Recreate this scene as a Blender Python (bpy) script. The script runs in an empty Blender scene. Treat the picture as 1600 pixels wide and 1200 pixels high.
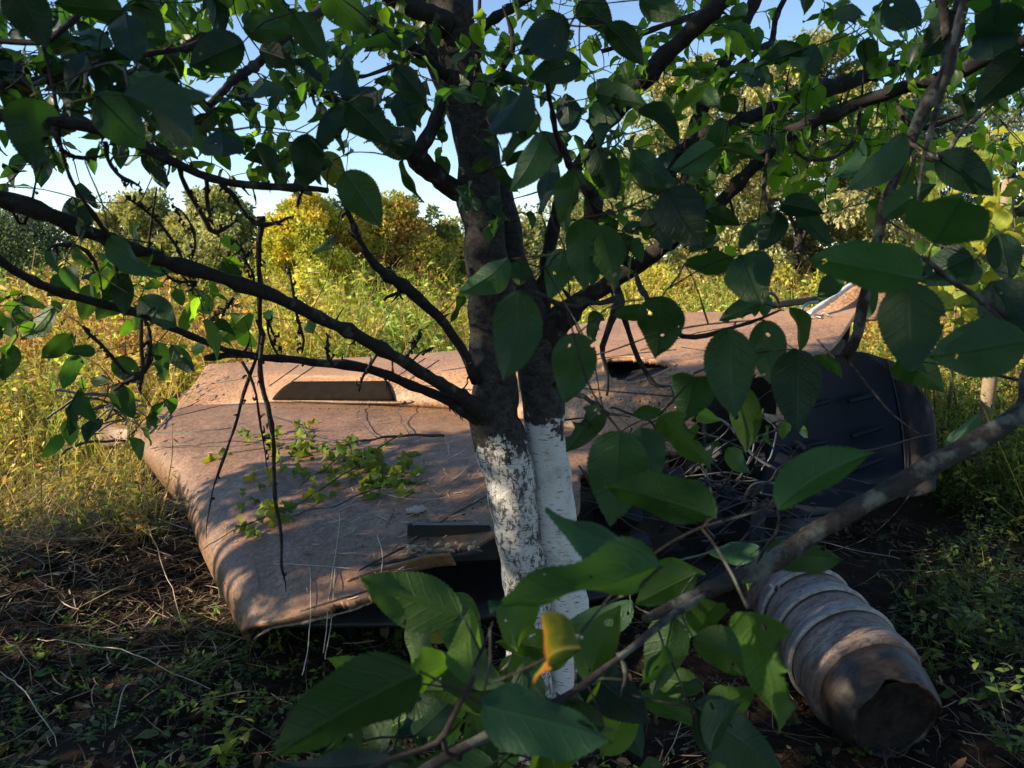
import bpy, math, random
import numpy as np
from mathutils import Vector, Matrix, noise
from mathutils.bvhtree import BVHTree

random.seed(7)
rng = np.random.default_rng(7)
S = bpy.context.scene
COL = S.collection

# ------------------------------------------------------------------ camera, sky, sun, exposure
PITCH = math.radians(9.5)
CZ = 1.5
cam_d = bpy.data.cameras.new('camera')
cam = bpy.data.objects.new('camera', cam_d)
COL.objects.link(cam)
cam.location = (0, 0, CZ)
cam.rotation_euler = (math.pi / 2 - PITCH, 0, 0)
cam_d.sensor_width = 36
cam_d.lens = 27
cam_d.clip_start = 0.02
cam_d.clip_end = 2000
cam_d.dof.use_dof = True
cam_d.dof.focus_distance = 2.6
cam_d.dof.aperture_fstop = 9
S.camera = cam

SUN_DIR = Vector((-0.88, -0.20, 0.42)).normalized()      # towards the sun
world = bpy.data.worlds.new('World')
S.world = world
world.use_nodes = True
wn = world.node_tree
wn.nodes.clear()
wo = wn.nodes.new('ShaderNodeOutputWorld')
wb = wn.nodes.new('ShaderNodeBackground')
sky = wn.nodes.new('ShaderNodeTexSky')
sky.sky_type = 'NISHITA'
sky.sun_disc = False
sky.sun_elevation = math.asin(SUN_DIR.z)
sky.sun_rotation = math.atan2(SUN_DIR.x, SUN_DIR.y)
sky.air_density = 0.9
sky.dust_density = 0.0
sky.ozone_density = 2.2
wb.inputs['Strength'].default_value = 0.10
wn.links.new(sky.outputs[0], wb.inputs['Color'])
wn.links.new(wb.outputs[0], wo.inputs['Surface'])

sun_d = bpy.data.lights.new('sun', 'SUN')
sun_d.energy = 5.0
sun_d.angle = math.radians(0.5)
sun_d.color = (1.0, 0.83, 0.60)
sun = bpy.data.objects.new('sun', sun_d)
COL.objects.link(sun)
sun.rotation_euler = (-SUN_DIR).to_track_quat('-Z', 'Y').to_euler()

S.view_settings.view_transform = 'Standard'
S.view_settings.look = 'None'
S.view_settings.exposure = 1.2
S.view_settings.gamma = 1.0
S.view_settings.use_curve_mapping = False
S.render.engine = 'CYCLES'
S.cycles.max_bounces = 6
S.cycles.transparent_max_bounces = 8
S.cycles.use_denoising = True

# ------------------------------------------------------------------ helpers
SP, CP = math.sin(PITCH), math.cos(PITCH)


def ray(px, py):
    """direction through a photograph pixel, scaled so that its y component is 1"""
    dx, dz = (px - 800) / 1200, (600 - py) / 1200
    v = Vector((dx, CP + SP * dz, -SP + CP * dz))
    return v / v.y


def P(px, py, Y):
    return Vector((0, 0, CZ)) + ray(px, py) * Y


def PZ(px, py, z):
    r = ray(px, py)
    return Vector((0, 0, CZ)) + r * ((z - CZ) / r.z)


def proj(co):
    d = Vector(co) - Vector((0, 0, CZ))
    f = d.y * CP - d.z * SP
    u = d.y * SP + d.z * CP
    return 800 + 1200 * d.x / f, 600 - 1200 * u / f


def npj(V):
    f = V[:, 1] * CP - (V[:, 2] - CZ) * SP
    u = V[:, 1] * SP + (V[:, 2] - CZ) * CP
    return 800 + 1200 * V[:, 0] / f, 600 - 1200 * u / f


def tag(o, label=None, cat=None, group=None, kind=None):
    if label: o['label'] = label
    if cat: o['category'] = cat
    if group: o['group'] = group
    if kind: o['kind'] = kind
    return o


def empty(name, loc, label=None, cat=None, group=None):
    o = bpy.data.objects.new(name, None)
    COL.objects.link(o)
    o.location = loc
    o.empty_display_size = 0.1
    return tag(o, label, cat, group)


def link(name, me, parent=None, mat=None, kind=None):
    o = bpy.data.objects.new(name, me)
    COL.objects.link(o)
    if parent is not None:
        o.parent = parent
        o.matrix_parent_inverse = Matrix.Translation(-parent.location)
    if mat is not None:
        if not me.materials: me.materials.append(mat)
    if kind: o['kind'] = kind
    return o


def place(o, mx):
    """put o at world matrix mx (its parent is an unrotated Empty)"""
    if o.parent is not None: o.matrix_parent_inverse = Matrix.Translation(-o.parent.location)
    o.matrix_basis = mx


def mesh_np(name, V, F, cols=None, smooth=True, uv=None):
    """V (n,3), F (m,k) with constant k"""
    me = bpy.data.meshes.new(name)
    V = np.asarray(V, dtype=np.float32); F = np.asarray(F, dtype=np.int32)
    n, (m, k) = len(V), F.shape
    me.vertices.add(n); me.vertices.foreach_set('co', V.ravel())
    me.loops.add(m * k); me.loops.foreach_set('vertex_index', F.ravel())
    me.polygons.add(m)
    me.polygons.foreach_set('loop_start', np.arange(0, m * k, k, dtype=np.int32))
    me.polygons.foreach_set('loop_total', np.full(m, k, dtype=np.int32))
    if smooth: me.polygons.foreach_set('use_smooth', np.ones(m, dtype=bool))
    if cols is not None:
        a = me.color_attributes.new('Col', 'FLOAT_COLOR', 'POINT')
        c = np.ones((n, 4), dtype=np.float32); c[:, :3] = cols
        a.data.foreach_set('color', c.ravel())
    if uv is not None:
        u = me.uv_layers.new(name='UVMap')
        u.data.foreach_set('uv', np.asarray(uv, dtype=np.float32)[F.ravel()].ravel())
    me.update(); me.validate()
    return me


def vnoise(V, scale, seed=0.0, octs=3):
    out = np.empty(len(V))
    for i, p in enumerate(V):
        out[i] = noise.fractal(Vector((p[0] * scale + seed, p[1] * scale, p[2] * scale - seed)), 1.0, 2.0, octs)
    return out


class NT:
    """tiny node-tree writer"""
    def __init__(s, name):
        s.m = bpy.data.materials.new(name); s.m.use_nodes = True
        s.t = s.m.node_tree; s.t.nodes.clear()
        s.out = s.n('ShaderNodeOutputMaterial')

    def n(s, kind, **kw):
        nd = s.t.nodes.new(kind)
        for k, v in kw.items():
            if k.startswith('i_'):
                key = k[2:].replace('_', ' ')
                nd.inputs[key].default_value = v
            else: setattr(nd, k, v)
        return nd

    def l(s, a, b): s.t.links.new(a, b)

    def noise(s, co, scale, detail=6, rough=.6, dist=0):
        nd = s.n('ShaderNodeTexNoise', i_Scale=scale, i_Detail=detail, i_Roughness=rough, i_Distortion=dist)
        if co is not None: s.l(co, nd.inputs['Vector'])
        return nd.outputs['Fac']

    def ramp(s, fac, stops, interp='LINEAR'):
        nd = s.n('ShaderNodeValToRGB'); cr = nd.color_ramp; cr.interpolation = interp
        while len(cr.elements) > 1: cr.elements.remove(cr.elements[0])
        cr.elements[0].position = stops[0][0]; cr.elements[0].color = (*stops[0][1], 1)
        for p, c in stops[1:]:
            e = cr.elements.new(p); e.color = (*c, 1)
        s.l(fac, nd.inputs[0]); return nd.outputs[0]

    def mix(s, fac, a, b, mode='MIX'):
        nd = s.n('ShaderNodeMix', data_type='RGBA', blend_type=mode)
        for sock, v in ((nd.inputs[0], fac), (nd.inputs[6], a), (nd.inputs[7], b)):
            if hasattr(v, 'is_output'): s.l(v, sock)
            elif isinstance(v, tuple): sock.default_value = (*v, 1)
            else: sock.default_value = v
        return nd.outputs[2]

    def math(s, op, a, b=0.0, c=None, clamp=False):
        nd = s.n('ShaderNodeMath', operation=op, use_clamp=clamp)
        for i, v in enumerate((a, b, c)):
            if v is None: continue
            if hasattr(v, 'is_output'): s.l(v, nd.inputs[i])
            else: nd.inputs[i].default_value = v
        return nd.outputs[0]

    def bump(s, h, strength, dist, normal=None):
        nd = s.n('ShaderNodeBump'); nd.inputs['Strength'].default_value = strength
        nd.inputs['Distance'].default_value = dist
        s.l(h, nd.inputs['Height'])
        if normal is not None: s.l(normal, nd.inputs['Normal'])
        return nd.outputs[0]

    def pbr(s, col, rough=.6, metal=0.0, normal=None, spec=.5):
        nd = s.n('ShaderNodeBsdfPrincipled')
        if isinstance(col, tuple): nd.inputs['Base Color'].default_value = (*col, 1)
        else: s.l(col, nd.inputs['Base Color'])
        if hasattr(rough, 'is_output'): s.l(rough, nd.inputs['Roughness'])
        else: nd.inputs['Roughness'].default_value = rough
        nd.inputs['Metallic'].default_value = metal
        nd.inputs['Specular IOR Level'].default_value = spec
        if normal is not None: s.l(normal, nd.inputs['Normal'])
        return nd.outputs[0]

    def done(s, sh): s.l(sh, s.out.inputs['Surface']); return s.m


M = {}


def co_obj(t): return t.n('ShaderNodeTexCoord').outputs['Object']
def co_pos(t): return t.n('ShaderNodeNewGeometry').outputs['Position']


# bark
def bark(name, c0, c1, lichen=(.17, .17, .13), lich=.62, bs=1.0):
    t = NT(name); co = co_pos(t)
    mp = t.n('ShaderNodeMapping'); mp.inputs['Scale'].default_value = (1, 1, 1.5); t.l(co, mp.inputs[0])
    n1 = t.noise(mp.outputs[0], 42, 8, .78, .3); n2 = t.noise(co, 22, 5); n3 = t.noise(co, 90, 3)
    c = t.ramp(n1, [(.32, c0), (.68, c1)])
    c = t.mix(t.ramp(n2, [(lich - .04, (0, 0, 0)), (lich + .06, (.8, .8, .8))]), c, lichen)
    h = t.math('ADD', n1, t.math('MULTIPLY', n3, .35))
    return t.done(t.pbr(c, .8, normal=t.bump(h, .9 * bs, .012), spec=.3))


M['bark'] = bark('bark', (.010, .008, .007), (.095, .086, .08))
M['branch_bark'] = bark('branch_bark', (.008, .007, .007), (.038, .032, .030), (.10, .11, .09), .62, .7)
M['lichen_bark'] = bark('lichen_bark', (.014, .012, .011), (.065, .055, .05), (.17, .19, .16), .56, .8)
M['grey_wood'] = bark('grey_wood', (.16, .12, .08), (.33, .26, .18), (.3, .26, .2), .8, .6)


def whitewash(name, zed, wear):
    t = NT(name); co = co_pos(t)
    mp = t.n('ShaderNodeMapping'); mp.inputs['Scale'].default_value = (1, 1, 1.5); t.l(co, mp.inputs[0])
    mq = t.n('ShaderNodeMapping'); mq.inputs['Scale'].default_value = (1, 1, 7.0); t.l(co, mq.inputs[0])
    n1 = t.noise(mp.outputs[0], 44, 8, .78, .3); n2 = t.noise(co, 30, 5); n3 = t.noise(co, 95, 4, .7)
    barkc = t.ramp(n1, [(.34, (.008, .008, .008)), (.66, (.085, .078, .074))])
    limec = t.mix(n2, (.55, .55, .54), (.82, .81, .78))
    limec = t.mix(t.ramp(t.noise(co, 12, 6, .8), [(.52, (0, 0, 0)), (.70, (.7, .7, .7))]), limec, (.26, .24, .21))
    dash = t.ramp(t.noise(mq.outputs[0], 34, 2, .5), [(.64 - .05 * wear, (0, 0, 0)), (.67, (1, 1, 1))])
    limec = t.mix(t.math('MULTIPLY', dash, .9), limec, (.06, .05, .045))
    crack = t.ramp(n3, [(.50 - wear * .02, (1, 1, 1)), (.56, (0, 0, 0))])
    if wear > .3:
        mv = t.n('ShaderNodeMapping'); mv.inputs['Scale'].default_value = (1, 1, .55); t.l(co, mv.inputs[0])
        fl = t.ramp(t.noise(mv.outputs[0], 58, 8, .8, .6), [(.455, (0, 0, 0)), (.50, (1, 1, 1))])
        limec = t.mix(fl, t.mix(n3, (.06, .052, .045), (.15, .135, .12)), limec)
    sep = t.n('ShaderNodeSeparateXYZ'); t.l(co, sep.inputs[0])
    zz = t.math('ADD', sep.outputs[2], t.math('MULTIPLY', t.math('SUBTRACT', t.noise(co, 9, 4, .7), .5), .34))
    zz = t.math('ADD', zz, t.math('MULTIPLY', t.math('SUBTRACT', n3, .5), .10))
    up = t.math('MULTIPLY', t.math('SUBTRACT', zz, zed), 60, clamp=True)
    c = t.mix(up, limec, barkc)
    h = t.math('ADD', n1, t.math('MULTIPLY', n3, .3))
    return t.done(t.pbr(c, .85, normal=t.bump(h, .75 if wear > .3 else .6, .012), spec=.25))


def leaf_mat(name, up, dn, tr, rough=.42, var=.35, trf=.38, spot=(.13, .07, .02)):
    """leaf with darker gloss above, paler dull underside, veins from UV"""
    t = NT(name)
    tc = t.n('ShaderNodeTexCoord'); geo = t.n('ShaderNodeNewGeometry'); oi = t.n('ShaderNodeObjectInfo')
    uv = t.n('ShaderNodeSeparateXYZ'); t.l(tc.outputs['UV'], uv.inputs[0])
    u = t.math('ABSOLUTE', t.math('SUBTRACT', uv.outputs[0], .5)); v = uv.outputs[1]
    side = t.math('SINE', t.math('ADD', t.math('MULTIPLY', t.math('SUBTRACT', v, t.math('MULTIPLY', u, .9)), 44), t.math('MULTIPLY', t.noise(tc.outputs['Object'], 5.0, 2), 3.0)))
    vein = t.math('POWER', t.math('MAXIMUM', side, 0.0), 22)
    mid = t.math('SUBTRACT', 1, t.math('MULTIPLY', u, 42), clamp=True)
    vv = t.math('MAXIMUM', t.math('MULTIPLY', vein, .42), mid)
    n = t.noise(tc.outputs['Object'], 3.0, 4)
    n2 = t.noise(tc.outputs['Object'], 26.0, 3)
    rnd = oi.outputs['Random']
    tint = t.mix(.85, (1, 1, 1), oi.outputs['Color'], 'MULTIPLY')
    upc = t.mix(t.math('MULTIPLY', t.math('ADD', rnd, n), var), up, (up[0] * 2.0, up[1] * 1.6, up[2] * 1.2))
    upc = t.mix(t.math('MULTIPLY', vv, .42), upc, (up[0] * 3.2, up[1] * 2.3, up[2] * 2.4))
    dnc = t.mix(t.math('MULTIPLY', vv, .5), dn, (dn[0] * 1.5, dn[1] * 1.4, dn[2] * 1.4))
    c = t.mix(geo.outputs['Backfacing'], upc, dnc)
    c = t.mix(1.0, c, oi.outputs['Color'], 'MULTIPLY')
    sp = t.ramp(n2, [(.70, (0, 0, 0)), (.75, (.7, .7, .7))])
    c = t.mix(sp, c, spot)
    c = t.mix(t.ramp(t.noise(tc.outputs['Object'], 2.2, 5, .7), [(.60, (0, 0, 0)), (.78, (.55, .55, .55))]), c, (up[0] * 5, up[1] * 2.6, up[2] * 1.2))
    nb = t.bump(t.math('SUBTRACT', t.math('ADD', t.math('MULTIPLY', n, .4), t.math('MULTIPLY', n2, .3)), vv), .32, .012)
    edge = t.ramp(t.math('ADD', t.math('MULTIPLY', u, 1.7), t.math('MULTIPLY', n2, .5)), [(.98, (0, 0, 0)), (1.06, (.8, .8, .8))])
    c = t.mix(edge, c, spot)
    b = t.pbr(c, rough, normal=nb, spec=.28)
    tb = t.n('ShaderNodeBsdfTranslucent')
    trc = t.mix(t.math('MULTIPLY', vv, .5), tr, (tr[0] * .5, tr[1] * .5, tr[2] * .5))
    trc = t.mix(1.0, trc, oi.outputs['Color'], 'MULTIPLY')
    t.l(trc, tb.inputs['Color'])
    mx = t.n('ShaderNodeMixShader'); mx.inputs[0].default_value = trf
    t.l(b, mx.inputs[1]); t.l(tb.outputs[0], mx.inputs[2])
    hole = t.ramp(t.noise(t.n('ShaderNodeVectorMath', operation='ADD').outputs[0] if False else co_pos(t), 75, 1, .3), [(.755, (0, 0, 0)), (.76, (1, 1, 1))], 'CONSTANT')
    tp_ = t.n('ShaderNodeBsdfTransparent'); m2 = t.n('ShaderNodeMixShader')
    t.l(hole, m2.inputs[0]); t.l(mx.outputs[0], m2.inputs[1]); t.l(tp_.outputs[0], m2.inputs[2])
    return t.done(m2.outputs[0])


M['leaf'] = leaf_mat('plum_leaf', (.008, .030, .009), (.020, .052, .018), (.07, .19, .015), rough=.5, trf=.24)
t = NT('yellowing_leaf'); tc = t.n('ShaderNodeTexCoord'); uv_ = t.n('ShaderNodeSeparateXYZ'); t.l(tc.outputs['UV'], uv_.inputs[0])
nn_ = t.noise(tc.outputs['Object'], 5, 5, .7); n9 = t.noise(tc.outputs['Object'], 22, 4, .7)
c = t.ramp(t.math('ADD', uv_.outputs[1], t.math('MULTIPLY', t.math('SUBTRACT', nn_, .5), .7)), [(.18, (.035, .075, .012)), (.48, (.20, .20, .015)), (.70, (.50, .22, .012)), (.95, (.42, .12, .012))])
c = t.mix(t.ramp(n9, [(.60, (0, 0, 0)), (.68, (.8, .8, .8))]), c, (.10, .035, .01))
mid_ = t.math('SUBTRACT', 1, t.math('MULTIPLY', t.math('ABSOLUTE', t.math('SUBTRACT', uv_.outputs[0], .5)), 42), clamp=True)
c = t.mix(t.math('MULTIPLY', mid_, .6), c, (.36, .30, .10))
tb = t.n('ShaderNodeBsdfTranslucent'); t.l(c, tb.inputs['Color']); mx = t.n('ShaderNodeMixShader'); mx.inputs[0].default_value = .3
t.l(t.pbr(c, .55, normal=t.bump(n9, .3, .01), spec=.3), mx.inputs[1]); t.l(tb.outputs[0], mx.inputs[2]); M['autumn'] = t.done(mx.outputs[0])
M['sprig_leaf'] = leaf_mat('sprig_leaf', (.07, .13, .02), (.13, .18, .06), (.28, .36, .04), rough=.6)
M['vine_leaf'] = leaf_mat('vine_leaf', (.10, .17, .03), (.16, .22, .08), (.42, .52, .05), rough=.5)


def col_mat(name, trf=.35, rough=.6, boost=1.5, spec=.3):
    """vegetation coloured per leaf by the mesh's own colour attribute"""
    t = NT(name)
    a = t.n('ShaderNodeVertexColor', layer_name='Col')
    b = t.pbr(a.outputs[0], rough, spec=spec)
    tb = t.n('ShaderNodeBsdfTranslucent')
    t.l(t.mix(1.0, a.outputs[0], (boost, boost * 1.0, boost * .55), 'MULTIPLY'), tb.inputs['Color'])
    mx = t.n('ShaderNodeMixShader'); mx.inputs[0].default_value = trf
    t.l(b, mx.inputs[1]); t.l(tb.outputs[0], mx.inputs[2])
    return t.done(mx.outputs[0])


M['veg'] = col_mat('vegetation')
M['straw'] = col_mat('straw', .12, .7, 1.0, .2)


def simple(name, c, rough=.6, metal=0, spec=.5, nz=None, ns=20, bump=.3, bd=.004):
    t = NT(name); co = co_pos(t); n = t.noise(co, ns, 5)
    cc = t.ramp(n, [(.3, c), (.75, nz or tuple(x * .55 for x in c))])
    return t.done(t.pbr(cc, rough, metal, t.bump(n, bump, bd), spec))


M['carbon'] = simple('black_composite', (.010, .011, .013), .55, nz=(.03, .028, .026), ns=14)
M['black_bar'] = simple('black_bar', (.008, .008, .009), .45, nz=(.02, .02, .02))
M['cable'] = simple('cable', (.018, .018, .02), .5)
M['pale_cable'] = simple('pale_cable', (.13, .13, .125), .55)
M['teal_hose'] = simple('teal_hose', (.02, .13, .15), .4)
M['white_strip'] = simple('white_strip', (.72, .72, .74), .5)
M['foam'] = simple('foam', (.40, .34, .24), .9, nz=(.10, .08, .055), ns=60, bump=1, bd=.01)
M['slate'] = simple('slate_paint', (.010, .016, .028), .6, spec=.2, nz=(.012, .013, .016), ns=16, bump=.5)
M['lint'] = simple('pale_scrap', (.5, .42, .4), .8)


def skin_mat(name='tan_aircraft_paint', k=1.0, dirt=1.0):
    t = NT(name); co = co_pos(t)
    n1 = t.noise(co, 2.2, 5); n2 = t.noise(co, 55, 5, .7); n3 = t.noise(co, 9, 5, .65); n4 = t.noise(co, 190, 2, .6)
    c = t.ramp(n1, [(.30, (.30 * k, .158 * k, .078 * k)), (.55, (.38 * k, .21 * k, .108 * k)), (.75, (.44 * k, .265 * k, .148 * k))])
    c = t.mix(t.ramp(n3, [(.34, (.62 * dirt,) * 3), (.62, (0, 0, 0))]), c, (.10, .056, .036))
    big = t.ramp(t.noise(co, .9, 3, .5), [(.42, (0, 0, 0)), (.60, (.10, .10, .10))])
    grime = t.ramp(t.math('ADD', n2, big), [(.52, (0, 0, 0)), (.64, (.66, .66, .66))])
    c = t.mix(grime, c, (.065, .036, .024))
    c = t.mix(t.ramp(n4, [(.60, (0, 0, 0)), (.66, (.85, .85, .85))]), c, (.035, .022, .016))
    # scraped grey streaks
    mp = t.n('ShaderNodeMapping'); mp.inputs['Scale'].default_value = (1.2, 6.5, 3); mp.inputs['Rotation'].default_value = (0, 0, .5)
    t.l(co, mp.inputs[0])
    st = t.ramp(t.noise(mp.outputs[0], 1.6, 4, .7), [(.64, (0, 0, 0)), (.70, (.22, .22, .22))])
    c = t.mix(st, c, (.15, .12, .11))
    h = t.math('ADD', t.math('MULTIPLY', n2, .6), t.math('MULTIPLY', n4, .5))
    r = t.ramp(n3, [(.3, (.62, .62, .62)), (.7, (.48, .48, .48))])
    return t.done(t.pbr(c, r, normal=t.bump(h, .3, .003), spec=.5))


M['skin'] = skin_mat('tan_aircraft_paint', .76)
M['skin_clean_lit'] = skin_mat('lit_tan_aircraft_paint', 1.15, .25)  # same paint with less dirt, colour raised to carry sunlight on the fuselage


def shell_mat():
    t = NT('dusty_slate_shell'); co = co_pos(t)
    n1 = t.noise(co, 5, 5); n2 = t.noise(co, 60, 5, .7)
    c = t.ramp(n1, [(.35, (.022, .024, .03)), (.7, (.055, .042, .036))])
    c = t.mix(t.ramp(n2, [(.6, (0, 0, 0)), (.7, (.7, .7, .7))]), c, (.015, .013, .012))
    return t.done(t.pbr(c, .7, normal=t.bump(n2, .3, .004), spec=.2))


M['shell'] = shell_mat()


def metal_mat(name, c0, c1, rust, amt):
    t = NT(name); co = co_obj(t)
    mp = t.n('ShaderNodeMapping'); mp.inputs['Scale'].default_value = (1.0, 1.0, 4); t.l(co, mp.inputs[0])
    n1 = t.noise(mp.outputs[0], 16, 8, .8, .8); n2 = t.noise(co, 5, 5, .65); n3 = t.noise(co, 70, 4, .7)
    c = t.ramp(n1, [(.42, c1), (.56, c0)])
    c = t.mix(t.ramp(n2, [(.62 - amt, (0, 0, 0)), (.78 - amt * .8, (.85, .85, .85))]), c, rust)
    c = t.mix(t.ramp(n3, [(.60, (0, 0, 0)), (.70, (.7, .7, .7))]), c, (.03, .02, .018))
    h = t.math('ADD', n1, n3)
    return t.done(t.pbr(c, .48, .3, t.bump(h, .25, .003)))


M['casing'] = metal_mat('scorched_casing', (.25, .195, .165), (.10, .065, .05), (.10, .05, .036), .10)
M['band'] = metal_mat('steel_band', (.38, .35, .33), (.22, .19, .175), (.16, .11, .085), .0)
M['rust'] = metal_mat('rusty_nozzle', (.045, .033, .028), (.018, .014, .012), (.07, .028, .018), .06)


def ground_mat():
    t = NT('soil'); co = co_pos(t)
    n1 = t.noise(co, 1.1, 5); n2 = t.noise(co, 14, 8, .7); n3 = t.noise(co, 70, 4, .7)
    c = t.ramp(n2, [(.3, (.010, .007, .005)), (.6, (.036, .022, .014)), (.8, (.075, .048, .03))])
    c = t.mix(t.ramp(n3, [(.62, (0, 0, 0)), (.70, (.6, .6, .6))]), c, (.16, .11, .06))
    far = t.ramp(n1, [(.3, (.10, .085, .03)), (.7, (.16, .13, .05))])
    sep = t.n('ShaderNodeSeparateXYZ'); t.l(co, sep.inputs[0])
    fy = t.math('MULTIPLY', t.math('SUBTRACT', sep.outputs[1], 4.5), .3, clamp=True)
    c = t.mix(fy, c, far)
    h = t.math('ADD', t.math('MULTIPLY', n2, 1.0), t.math('MULTIPLY', n3, .4))
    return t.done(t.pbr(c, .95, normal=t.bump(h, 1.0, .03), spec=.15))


M['soil'] = ground_mat()

# ------------------------------------------------------------------ geometry builders


def cat_path(pts, n):
    """Catmull-Rom through rows of (x,y,z,r)"""
    p = np.array(pts, dtype=float)
    if len(p) < 3:
        t = np.linspace(0, 1, n)[:, None]
        return p[0] * (1 - t) + p[-1] * t
    q = np.vstack([2 * p[0] - p[1], p, 2 * p[-1] - p[-2]])
    seg = len(p) - 1
    out = []
    for s in np.linspace(0, seg, n):
        i = min(int(s), seg - 1); f = s - i
        a, b, c, d = q[i], q[i + 1], q[i + 2], q[i + 3]
        out.append(.5 * ((2 * b) + (-a + c) * f + (2 * a - 5 * b + 4 * c - d) * f * f + (-a + 3 * b - 3 * c + d) * f ** 3))
    return np.array(out)


def tube_arrays(path, sides=10, rough=0.0, seed=0, wiggle=0.0):
    path = np.array(path, dtype=float)
    n = len(path)
    C = path[:, :3].copy(); R = np.maximum(path[:, 3], .0004)
    if wiggle:
        for i in range(n):
            k = C[i] * 9 + seed
            C[i] += wiggle * np.array([noise.noise(Vector(k)), noise.noise(Vector(k + 31)), noise.noise(Vector(k + 67))]) * (1 if 0 < i < n - 1 else 0)
    T = np.gradient(C, axis=0); T /= np.linalg.norm(T, axis=1)[:, None] + 1e-9
    u = np.cross(T[0], [0.3, 1, .2]); u /= np.linalg.norm(u)
    V = []
    for i in range(n):
        u = u - T[i] * np.dot(u, T[i]); u /= np.linalg.norm(u) + 1e-9
        w = np.cross(T[i], u)
        for k in range(sides):
            a = 2 * math.pi * k / sides
            d = u * math.cos(a) + w * math.sin(a)
            rr = R[i]
            if rough:
                q = C[i] + d * R[i]
                rr *= 1 + rough * noise.fractal(Vector(q * (0.35 / max(R[i], .006))) + Vector((seed, 0, 0)), 1, 2, 3)
            V.append(C[i] + d * rr)
    V = np.array(V)
    F = []
    for i in range(n - 1):
        for k in range(sides):
            k2 = (k + 1) % sides
            F.append((i * sides + k, i * sides + k2, (i + 1) * sides + k2, (i + 1) * sides + k))
    nv = len(V)
    V = np.vstack([V, C[0], C[-1]])
    for k in range(sides):
        k2 = (k + 1) % sides
        F.append((nv, k2, k, k)); F.append((nv + 1, (n - 1) * sides + k, (n - 1) * sides + k2, (n - 1) * sides + k2))
    return V, F


def join_arrays(parts):
    Vs, Fs, o = [], [], 0
    for V, F in parts:
        Vs.append(V); Fs += [tuple(i + o for i in f) for f in F]; o += len(V)
    return np.vstack(Vs), Fs


def pymesh(name, V, F, smooth=True):
    me = bpy.data.meshes.new(name)
    FF = []
    for f in F:
        g = []
        for i in f:
            i = int(i)
            if i not in g: g.append(i)
        if len(g) > 2: FF.append(g)
    me.from_pydata([tuple(map(float, v)) for v in V], [], FF)
    if smooth: me.polygons.foreach_set('use_smooth', [True] * len(me.polygons))
    me.update()
    return me


def tube(name, pts, mat, parent=None, n=None, sides=8, rough=0., wiggle=0., seed=0, kind=None):
    n = n or max(6, len(pts) * 5)
    V, F = tube_arrays(cat_path([tuple(p) for p in pts], n), sides, rough, seed, wiggle)
    return link(name, pymesh(name, V, F), parent, mat, kind)


def ribbons(P0, D, L, W, bend, side, prof, cols=None):
    """many strips at once. P0,D,bend,side (n,3); L,W (n); prof widths along the strip"""
    n, k = len(P0), len(prof)
    t = np.linspace(0, 1, k)
    C = P0[:, None, :] + D[:, None, :] * (L[:, None, None] * t[None, :, None]) + bend[:, None, :] * (L[:, None, None] * (t ** 2)[None, :, None])
    hw = side[:, None, :] * (W[:, None, None] * np.array(prof)[None, :, None] * .5)
    V = np.stack([C - hw, C + hw], axis=2).reshape(-1, 3)
    i = np.arange(n)[:, None] * (2 * k) + np.arange(k - 1)[None, :] * 2
    F = np.stack([i, i + 1, i + 3, i + 2], axis=-1).reshape(-1, 4)
    cc = None if cols is None else np.repeat(cols, 2 * k, axis=0)
    return V, F, cc


def cat_rib(parts):
    V = np.vstack([p[0] for p in parts]); C = np.vstack([p[2] for p in parts])
    o, F = 0, []
    for p in parts:
        F.append(p[1] + o); o += len(p[0])
    return V, np.vstack(F), C


def unit(a): return a / (np.linalg.norm(a, axis=-1, keepdims=True) + 1e-9)
def rdir(n): return unit(rng.normal(size=(n, 3)))
def pick(cols, n, j=.25):
    c = np.array(cols)[rng.integers(0, len(cols), n)]
    return np.clip(c * (1 + rng.normal(size=(n, 1)) * j), .002, .9)


def grid_surface(rows, nu, nv):
    """rows of control points (each an array of Vectors) -> (nv+1)*(nu+1) smooth grid"""
    R = [cat_path([tuple(p) for p in r], nu + 1) for r in rows]
    R = np.array(R)
    G = np.array([cat_path(R[:, j], nv + 1) for j in range(nu + 1)])      # (nu+1, nv+1, 3)
    G = G.transpose(1, 0, 2)
    V = G.reshape(-1, 3)
    i, j = np.meshgrid(np.arange(nv), np.arange(nu), indexing='ij')
    a = (i * (nu + 1) + j).ravel()
    F = np.stack([a, a + 1, a + nu + 2, a + nu + 1], axis=-1)
    return V, F, G


def poly_dist(px, py, poly):
    d = np.full(len(px), 1e9)
    for (x0, y0), (x1, y1) in zip(poly[:-1], poly[1:]):
        ex, ey = x1 - x0, y1 - y0
        t = np.clip(((px - x0) * ex + (py - y0) * ey) / (ex * ex + ey * ey + 1e-9), 0, 1)
        d = np.minimum(d, np.hypot(px - x0 - t * ex, py - y0 - t * ey))
    return d


def inside(px, py, poly):
    c = np.zeros(len(px), bool); n = len(poly)
    for i in range(n):
        x0, y0 = poly[i]; x1, y1 = poly[(i + 1) % n]
        hit = ((y0 > py) != (y1 > py)) & (px < (x1 - x0) * (py - y0) / (y1 - y0 + 1e-12) + x0)
        c ^= hit
    return c


def box_mesh(name, sx, sy, sz, bev=.004):
    import bmesh
    bm = bmesh.new(); bmesh.ops.create_cube(bm, size=1)
    for v in bm.verts: v.co = Vector((v.co.x * sx, v.co.y * sy, v.co.z * sz))
    bmesh.ops.bevel(bm, geom=bm.edges[:], offset=bev, segments=2, affect='EDGES')
    me = bpy.data.meshes.new(name); bm.to_mesh(me); bm.free(); return me


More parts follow.
